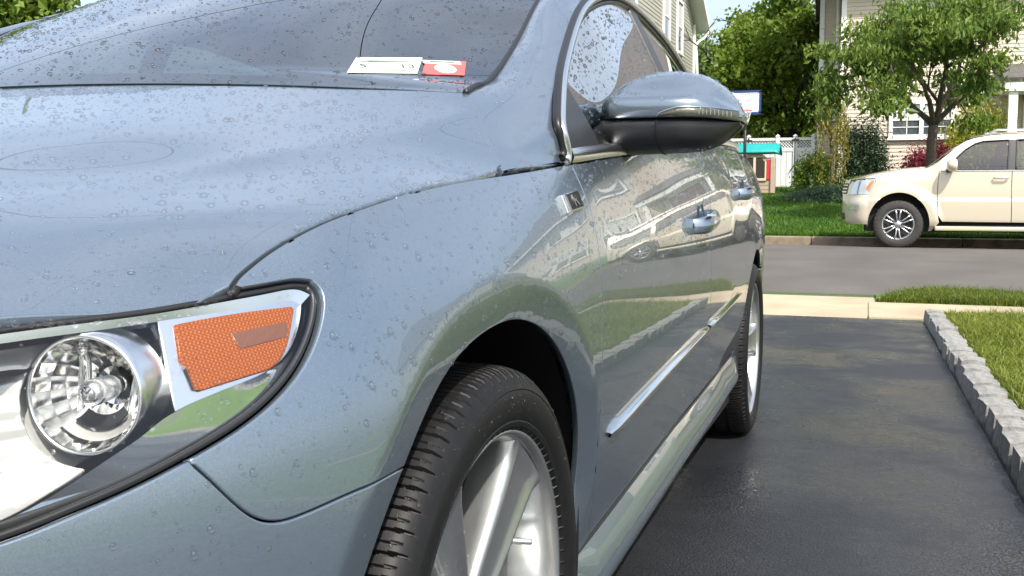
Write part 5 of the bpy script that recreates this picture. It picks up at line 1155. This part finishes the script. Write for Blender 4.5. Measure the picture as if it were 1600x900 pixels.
for t in np.linspace(-.52,.52,7): MB().tube(np.array([(t,.50*q-.0,1.0+.22*(1-abs(q)**1.5)+.035) for q in np.linspace(-1,1,13)]), .012, 5).build('roof_rib', M_TEAL, PH, True)
wn_ = MB().add(np.array([(-.27,-.415,.38),(.27,-.415,.38),(.27,-.415,.80),(.14,-.415,.93),(-.14,-.415,.93),(-.27,-.415,.80)]), [tuple(range(6))]).build('window', mat('dark_opening', (.03,.02,.018), .8), PH)
MB().box((-.03,-.435,.36),(.03,-.41,.94)).box((-.30,-.445,.33),(.30,-.40,.39)).box((-.30,-.435,.38),(-.26,-.41,.82)).box((.26,-.435,.38),(.30,-.41,.82)).build('window_frame', M_PCREAM, wn_)
for s in (-1,1): 
    Ms = Matrix.Translation((s*.30,-.42,.36)) @ Matrix.Rotation(s*R(18), 4, 'Z'); MB().box((0 if s > 0 else -.20,-.03,0),(.20 if s > 0 else 0,0,.52), Ms).build('shutter', M_PRED, PH, bevel=.01)
# basketball hoop
M_NAVY = mat('navy_frame', (.015,.045,.17), .4); M_BOARD = mat('clear_backboard', (.50,.55,.58), .15, coat=.5)
BH = tag(empty('basketball_hoop', (-1.62,24.6,gz(24.6))), 'portable basketball hoop with blue-edged white backboard and black pole', 'hoop'); hz0 = gz(24.6)
MB().tube(np.array([(0,.05,0),(0,.05,2.55-hz0+.15)]), .038, 10).build('pole', M_IRON, BH, True); MB().box((-.35,-.25,0),(.35,.45,.14)).build('base', M_IRON, BH, bevel=.04)
zb0, zb1 = 2.46-hz0, 3.0-hz0
bb_ = MB().box((-.38,-.22,zb0),(.38,-.20,zb1)).build('backboard', M_BOARD, BH)
MB().box((-.40,-.235,zb0-.02),(.40,-.19,zb0+.03)).box((-.40,-.235,zb1-.03),(.40,-.19,zb1+.02)).box((-.40,-.235,zb0),(-.355,-.19,zb1)).box((.355,-.235,zb0),(.40,-.19,zb1)).build('backboard_frame', M_NAVY, bb_)
for a in (((-.345,zb0+.035),(.345,zb0+.055)),((-.345,zb1-.055),(.345,zb1-.035)),((-.345,zb0+.03),(-.325,zb1-.03)),((.325,zb0+.03),(.345,zb1-.03)),((-.15,zb0+.08),(-.13,zb0+.34)),((.13,zb0+.08),(.15,zb0+.34)),((-.15,zb0+.32),(.15,zb0+.34))): MB().box((a[0][0],-.226,a[0][1]),(a[1][0],-.219,a[1][1])).build('backboard_line', M_WTRIM, bb_)
an = np.linspace(0, 2*np.pi, 30); MB().tube(np.stack([.19*np.cos(an), -.42+.19*np.sin(an), np.full(30, zb0+.06)], -1), .010, 6, False).build('rim', mat('orange_rim', (.55,.10,.03), .5), BH, True)
nt_ = MB()
for k in range(10):
    for s in (1,-1):
        P = [(.19*(1-.42*t)*math.cos(k*.628+s*t*.6), -.42+.19*(1-.42*t)*math.sin(k*.628+s*t*.6), zb0+.06-.34*t) for t in np.linspace(0,1,5)]; nt_.tube(np.array(P), .005, 4)
nt_.build('net', M_WTRIM, BH, True); MB().box((-.05,-.2,zb0+.1),(.05,.06,zb0+.18)).build('bracket', M_IRON, BH)
# toys by the playhouse
TY = tag(empty('ride_on_toy', (-1.55,25.15,gz(25.15))), 'dark ride-on toy parked in front of the playhouse', 'toy')
MB().box((-.20,-.14,.10),(.20,.14,.22)).box((-.02,-.12,.22),(.16,.12,.36)).build('body', M_IRON, TY, bevel=.03)
for x in (-.14,.14):
    for yy in (-.17,.17): MB().lathe([(.0,-.03),(.09,-.03),(.10,-.02),(.10,.02),(.09,.03),(0,.03)], 16, Matrix.Translation((x,yy,.10)) @ Matrix.Rotation(R(90),4,'X')).build('wheel', M_TYRE, TY, True)

# ------------------------------------------------------------------ overhead line along the street (it shows in the windshield)
M_WIRE = mat('black_cable', (.02,.02,.02), .6); M_POLE = mat('weathered_pole_wood', (.16,.12,.085), .9, noise=(12,.3), bump=(25,.6,.02))
UP = tag(empty('utility_pole', (-19.0,7.3,-.25)), 'wooden utility pole on the near side of the street', 'pole')
MB().tube(np.array([(0,0,-.3),(0,0,4.5),(0,0,9.0)]), np.array((.15,.13,.10)), 12).build('shaft', M_POLE, UP, True); MB().box((-.06,-1.1,8.2),(.06,1.1,8.35)).build('crossarm', M_POLE, UP)
def wire(P, label, r=.016):
    o = MB().tube(smooth_line(np.array(P), 10), r, 6).build('overhead_cable', M_WIRE, None, True); tag(o, label, 'cable'); return o
wire([(-19,7.3,7.15),(-10,7.5,6.98),(-3,7.2,6.95),(8,7.3,7.05),(24,7.3,7.2)], 'black cable strung along the street, mirrored across the windshield', .011)
wire([(-3.05,7.3,6.95),(-.9,2.8,6.44),(1.3,-1.8,5.92),(3.5,-6.5,5.4)], 'black service cable dropping toward the driveway, mirrored above the stickers', .007)
# ------------------------------------------------------------------ cream SUV across the street
M_CREAM = mat('cream_pearl_paint', (.60,.54,.42), .32, .25, coat=1.0); M_SGLASS = glass_sheet('suv_glass', (.45,.53,.50), 1.5, mult=3.0); M_SUVDARK = mat('dark_suv_trim', (.02,.02,.022), .5); M_SUVAMBER = mat('orange_marker', (.75,.22,.04), .25, coat=.6); M_SUVLAMP = mat('silver_lamp', (.62,.66,.68), .12, .7, coat=1.0)
SV = tag(empty('parked_suv', (0,15.12,-.205)), 'cream SUV parked facing left at the kerb across the street', 'car')
WID = 1.74; SX0, SX1 = .90, 5.30; WX1, WX2, SR, SCZ = 1.733, 4.33, .362, .366
def SVs(x, z):
    """near side of the SUV: (x, z) -> point, y measured inward"""
    x = np.asarray(x, float); z = np.asarray(z, float)
    y = .34*np.clip((1.45-x)/.55, 0, 1)**2.4+.20*np.clip((x-4.8)/.5, 0, 1)**2.5
    y = y+.012*((z-.72)/.4)**2+np.where(z > 1.14, (z-1.14)*.24+.10*np.clip(z-1.14, 0, 1)**2, 0)+.05*np.clip((.45-z)/.15, 0, 1)**2
    y = y+.020*smooth01((z-.735)/.012)-.012
    for wx in (WX1, WX2):
        q = np.hypot(x-wx, z-SCZ); y = y-.040*smooth01((.64-q)/.13)*smooth01((z-.25)/.1)
    y = y+.10*np.clip((z-.98)/.25, 0, 1)**2*np.clip((2.3-x)/.3, 0, 1)
    return np.stack([x, y, z], -1)
arch1 = [(WX1+.435*math.cos(t), SCZ+.475*math.sin(t)) for t in np.radians(np.linspace(-14, 184, 40))]; arch2 = [(WX2+.435*math.cos(t), SCZ+.475*math.sin(t)) for t in np.radians(np.linspace(-10, 190, 40))]
SSIDE = []
def sp(name, poly, m, h=.035, d=0.0, par=None, **k):
    o = panel(name, [np.array(poly, float)], lambda a, b: SVs(a, b)-np.array((0, d, 0)), h, m, par or SV, out=(0,-1,0), **k); SSIDE.append(o); return o
hoodl = [(1.16,1.035),(1.30,1.088),(1.483,1.130),(1.787,1.171),(1.987,1.191),(2.165,1.206)]
sp('front_fender', hoodl+[(2.275,1.16),(2.262,.966),(2.262,.712),(2.279,.50),(2.300,.40),(2.20,.27),(2.158,.262)]+arch1+[(1.296,.40),(1.22,.80),(1.40,1.0),(1.39,1.055),(1.25,1.055)], M_CREAM, .03)
sp('front_door', [(2.283,1.16),(2.268,.966),(2.268,.712),(2.285,.50),(2.343,.41),(3.262,.405),(3.248,.963),(3.248,1.16)], M_CREAM)
sp('rear_door', [(3.256,1.16),(3.256,.963),(3.270,.405),(3.86,.405),(3.90,.60),(4.02,.76),(4.12,.86),(4.15,1.16)], M_CREAM)
sp('rear_quarter', [(4.158,1.16),(4.128,.86),(4.0,.70)]+arch2[::-1][3:-2]+[(4.80,.40),(5.28,.42),(5.30,.80),(5.26,1.16)], M_CREAM)
# nose: bumper sweeps round from side to centre
def nose(u, z):
    """u 0..1 from the side to the centre line"""
    ang = u*np.pi/2; lean = .10*np.clip((z-.80)/.3, 0, 1)**1.5+.07*np.clip((.48-z)/.14, 0, 1)**2
    x = 1.30-(.395-lean)*np.sin(ang)**.8; y = SVs(np.full(np.shape(u), 1.30), z)[..., 1]+(WID/2-.06)*(1-np.cos(ang))**.9
    return np.stack([x, y, z], -1)
ug = np.linspace(0, 1, 25)
def nose_part(name, z0, z1, m, u0=0, u1=1, d=0, n=8, par=None):
    U, Z = np.meshgrid(np.linspace(u0, u1, 26), np.linspace(z0, z1, n), indexing='ij'); G = nose(U, Z)-np.array((d, d, 0)); o = link(name, grid_mesh(name, G), m, par or SV); SSIDE.append(o); return o
nose_part('front_bumper', .36, .815, M_CREAM, n=14); nose_part('grille', .815, 1.02, M_SUVDARK, .52, 1); nose_part('grille_surround', .98, 1.035, M_SATIN, .50, 1, .012)
for k in range(3): nose_part('grille_bar', .84+.05*k, .858+.05*k, M_SATIN, .54, 1, .012, 3)
hl_ = nose_part('headlight', .815, 1.03, M_SUVLAMP, .0, .52, .004); nose_part('fog_lamp', .575, .655, M_SUVLAMP, .16, .46, .006, 4); nose_part('lower_grille', .42, .52, M_SUVDARK, .62, 1, .004, 4)
hs = sp('headlight_side', [(1.20,.815),(1.30,.83),(1.395,1.0),(1.39,1.045),(1.25,1.045)], M_SUVLAMP, .03, .004); hs['label'] = 'clear wraparound headlight of the SUV'
sp('amber_marker', [(1.205,.835),(1.26,.85),(1.378,1.008),(1.368,1.034),(1.33,1.01)], M_SUVAMBER, .02, .012, hs)
# hood, glasshouse, roof
def xw(L, z, n=13):
    """across the car at constant x list"""
    return np.stack([np.stack([np.full(n, x), np.linspace(0, 1, n)*(WID-2*SVs(np.array([x]), np.array([zz]))[0,1])+SVs(np.array([x]), np.array([zz]))[0,1], zz+cr*(1-np.linspace(-1,1,n)**2)], -1) for x, zz, cr in L])
hl0 = [(1.02,1.02,.02),(1.10,1.04,.03),(1.16,1.05,.035),(1.30,1.092,.035),(1.483,1.132,.035),(1.787,1.173,.035),(1.987,1.193,.035),(2.165,1.208,.03),(2.25,1.19,.02)]
link('hood', grid_mesh('hood', xw(hl0, 0)), M_CREAM, SV)
ap = [(2.10,1.20),(2.20,1.245),(2.344,1.362),(2.496,1.497),(2.648,1.600),(2.763,1.645)]
link('windshield', grid_mesh('windshield', xw([(x+.02,z-.005,.02) for x, z in ap], 0), out=(-1,0,1)), M_SGLASS, SV)
link('roof', grid_mesh('roof', xw([(2.70,1.632,.03),(2.763,1.650,.035),(2.955,1.680,.04),(3.183,1.697,.045),(3.6,1.705,.045),(4.2,1.695,.045),(4.8,1.655,.04),(5.0,1.60,.02),(5.15,1.40,.0),(5.26,1.15,.0)], 0)), M_CREAM, SV)
roofl = [(2.763,1.640),(2.955,1.672),(3.183,1.690),(3.6,1.698),(4.2,1.688),(4.8,1.650)]
gh = [(2.165,1.208),(2.28,1.155),(5.26,1.155),(5.12,1.42),(4.95,1.60)]+roofl[::-1]+ap[::-1][1:]
w1_ = [(2.40,1.175),(2.513,1.355),(2.626,1.47),(2.757,1.555),(2.871,1.590),(3.215,1.605),(3.19,1.175)]; w2_ = [(3.30,1.175),(3.315,1.605),(3.70,1.612),(4.02,1.600),(4.02,1.175)]; w3_ = [(4.14,1.175),(4.14,1.595),(4.70,1.560),(4.95,1.36),(5.0,1.175)]
def sph(name, outer, holes, m, h, d=0, par=None, **k):
    o = panel(name, [np.array(outer, float)]+[np.array(q, float) for q in holes], lambda a, b: SVs(a, b)-np.array((0, d, 0)), h, m, par or SV, out=(0,-1,0), **k); SSIDE.append(o); return o
sph('window_frame', gh, [w1_, w2_, w3_], M_CREAM, .035)
for q in (w1_, w2_, w3_): sp('side_window', q, M_SGLASS, .05, -.010, rim=False, gap=-.005); 
for q in (w1_, w2_):
    c = np.array(q+[q[0]]); P = SVs(*resample(c, .05).T)-np.array((0,.004,0)); SSIDE.append(MB().tube(P, .011, 5).build('window_seal', M_SUVDARK, SV, True))
sp('door_post', [(3.20,1.17),(3.225,1.606),(3.305,1.606),(3.29,1.17)], M_SUVDARK, .04, .004, gap=0)
bz = np.linspace(2.30,5.2,30); SSIDE.append(MB().tube(SVs(bz, np.full(30,1.158))-np.array((0,.006,0)), .009, 5).build('belt_strip', M_SATIN, SV, True))
mrv = MB().lathe([(.0001,-.10),(.06,-.095),(.10,-.06),(.115,0),(.11,.05),(.09,.06),(0.0001,.05)], 20, Matrix.Translation((2.45,-.14,1.235)) @ Matrix.Rotation(R(90),4,'Y') @ Matrix.Diagonal((.85,1.1,.9,1))).build('door_mirror', M_CREAM, SV, True); SSIDE.append(mrv)
SSIDE.append(MB().box((2.37,-.06,1.14),(2.44,.08,1.19)).build('mirror_stalk', M_SUVDARK, mrv))
for x0 in (3.01,3.93): SSIDE.append(MB().tube(np.array([(x0,-.010,1.05),(x0+.03,-.035,1.052),(x0+.17,-.035,1.052),(x0+.20,-.010,1.05)]), .014, 8).build('door_handle', M_CREAM, SV, True))
SSIDE.append(MB().box((2.24,-.05,.275),(3.95,.14,.345)).build('running_board', M_CREAM, SV, bevel=.02)); SSIDE.append(MB().box((2.28,-.035,.346),(3.92,.14,.356)).build('board_tread', M_SUVDARK, SV))
SSIDE.append(MB().tube(np.array([(2.95,.30,1.705),(3.05,.29,1.755),(4.6,.29,1.735),(4.75,.30,1.68)]), .018, 7).build('roof_rack', M_SATIN, SV, True))
MB().box((1.25,.16,.25),(5.2,WID-.16,.60)).build('underbody', M_BLACK, SV)
MB().box((2.1,.10,.60),(5.1,WID-.10,.98)).build('cabin_floor', M_SUVDARK, SV)
for wx in (WX1, WX2):
    a = np.radians(np.linspace(-10, 190, 30)); G = np.stack([np.stack([wx+.455*np.cos(a), np.full(30, y), SCZ+.49*np.sin(a)], -1) for y in (.03,.2,.36)]); SSIDE.append(link('wheel_liner', grid_mesh('wheel_liner', G), M_BLACK, SV)); SSIDE.append(MB().add(G[-1], [tuple(range(30))]).build('wheel_liner', M_BLACK, SV))
for x, yy in ((2.95,.5),(2.95,WID-.5),(3.9,.5),(3.9,WID-.5)):
    st = MB().box((x-.25,yy-.24,.95),(x+.2,yy+.24,1.05)).build('seat', M_FABRIC, SV, bevel=.03); MB().box((x+.15,yy-.22,1.0),(x+.28,yy+.22,1.38)).box((x+.2,yy-.12,1.40),(x+.29,yy+.12,1.54)).build('backrest', M_FABRIC, st, bevel=.03)
def suv_wheel():
    W = empty('wheel'); n = 180; th = np.linspace(0, 2*np.pi, n, endpoint=False)
    P = np.array([(-.11,.225),(-.122,.26),(-.120,.30),(-.108,.340),(-.09,.356),(-.05,.361),(0,.362),(.05,.361),(.09,.356),(.104,.346),(.116,.320),(.122,.285),(.121,.26),(.113,.238),(.105,.226)])
    r = np.tile(P[:,1], (n,1)); kk = np.arange(n)[:,None]; r = np.where((kk % 5 == 0) & (np.abs(P[:,0]) > .04) & (np.abs(P[:,0]) < .107), r-.007, r)
    G = np.stack([np.cos(th)[:,None]*r, np.sin(th)[:,None]*r, np.tile(P[:,0], (n,1))], -1); G = np.concatenate([G, G[:1]]); link('tyre', grid_mesh('tyre', G), mat('dusty_tyre', (.035,.032,.03), .8, noise=(20,.2)), W)
    rim = MB().lathe([(.226,.09),(.232,.108),(.228,.114),(.215,.106),(.205,.085),(.198,.02),(.195,-.05)], 64).build('rim', M_ALLOY, W, True)
    MB().lathe([(0,.02),(.20,.02)], 32).build('brake_shadow', M_SUVDARK, W)
    for k in range(6):
        for s in (-1, 1):
            a = k*math.pi/3+R(30); A = np.array([(.05,s*.012,.088),(.10,s*.020,.097),(.16,s*.027,.103),(.215,s*.036,.103)]); c, q = math.cos(a), math.sin(a)
            P3 = np.stack([A[:,0]*c-A[:,1]*q, A[:,0]*q+A[:,1]*c, A[:,2]], -1); MB().tube(P3, np.array((.014,.013,.013,.016)), 6).build('spoke', M_ALLOY, rim, True)
    h = MB().lathe([(0,.108),(.030,.107),(.038,.100),(.062,.096),(.070,.085),(.070,.02)], 32).build('hub', M_ALLOY, rim, True)
    for k in range(6): MB().lathe([(0,.104),(.010,.104),(.011,.094)], 10, Matrix.Translation((.054*math.cos(k*math.pi/3),.054*math.sin(k*math.pi/3),0))).build('wheel_nut', M_SUVDARK, h, True)
    return W
sw0 = suv_wheel(); sw0.parent = SV
def put(w, x, y, far): w.matrix_local = Matrix.Translation((x, y, SCZ-.004)) @ (Matrix.Rotation(R(90), 4, 'X') if not far else Matrix.Rotation(R(-90), 4, 'X'))
sws = [copy_tree(sw0, SV) for _ in range(3)]
put(sw0, WX1, .118, False); put(sws[0], WX2, .118, False); put(sws[1], WX1, WID-.118, True); put(sws[2], WX2, WID-.118, True)
for o in SSIDE:
    if o.parent != SV: continue
    c = copy_tree(o, SV); c.matrix_local = Matrix.Translation((0, WID, 0)) @ Matrix.Scale(-1, 4, (0,1,0)) @ o.matrix_local
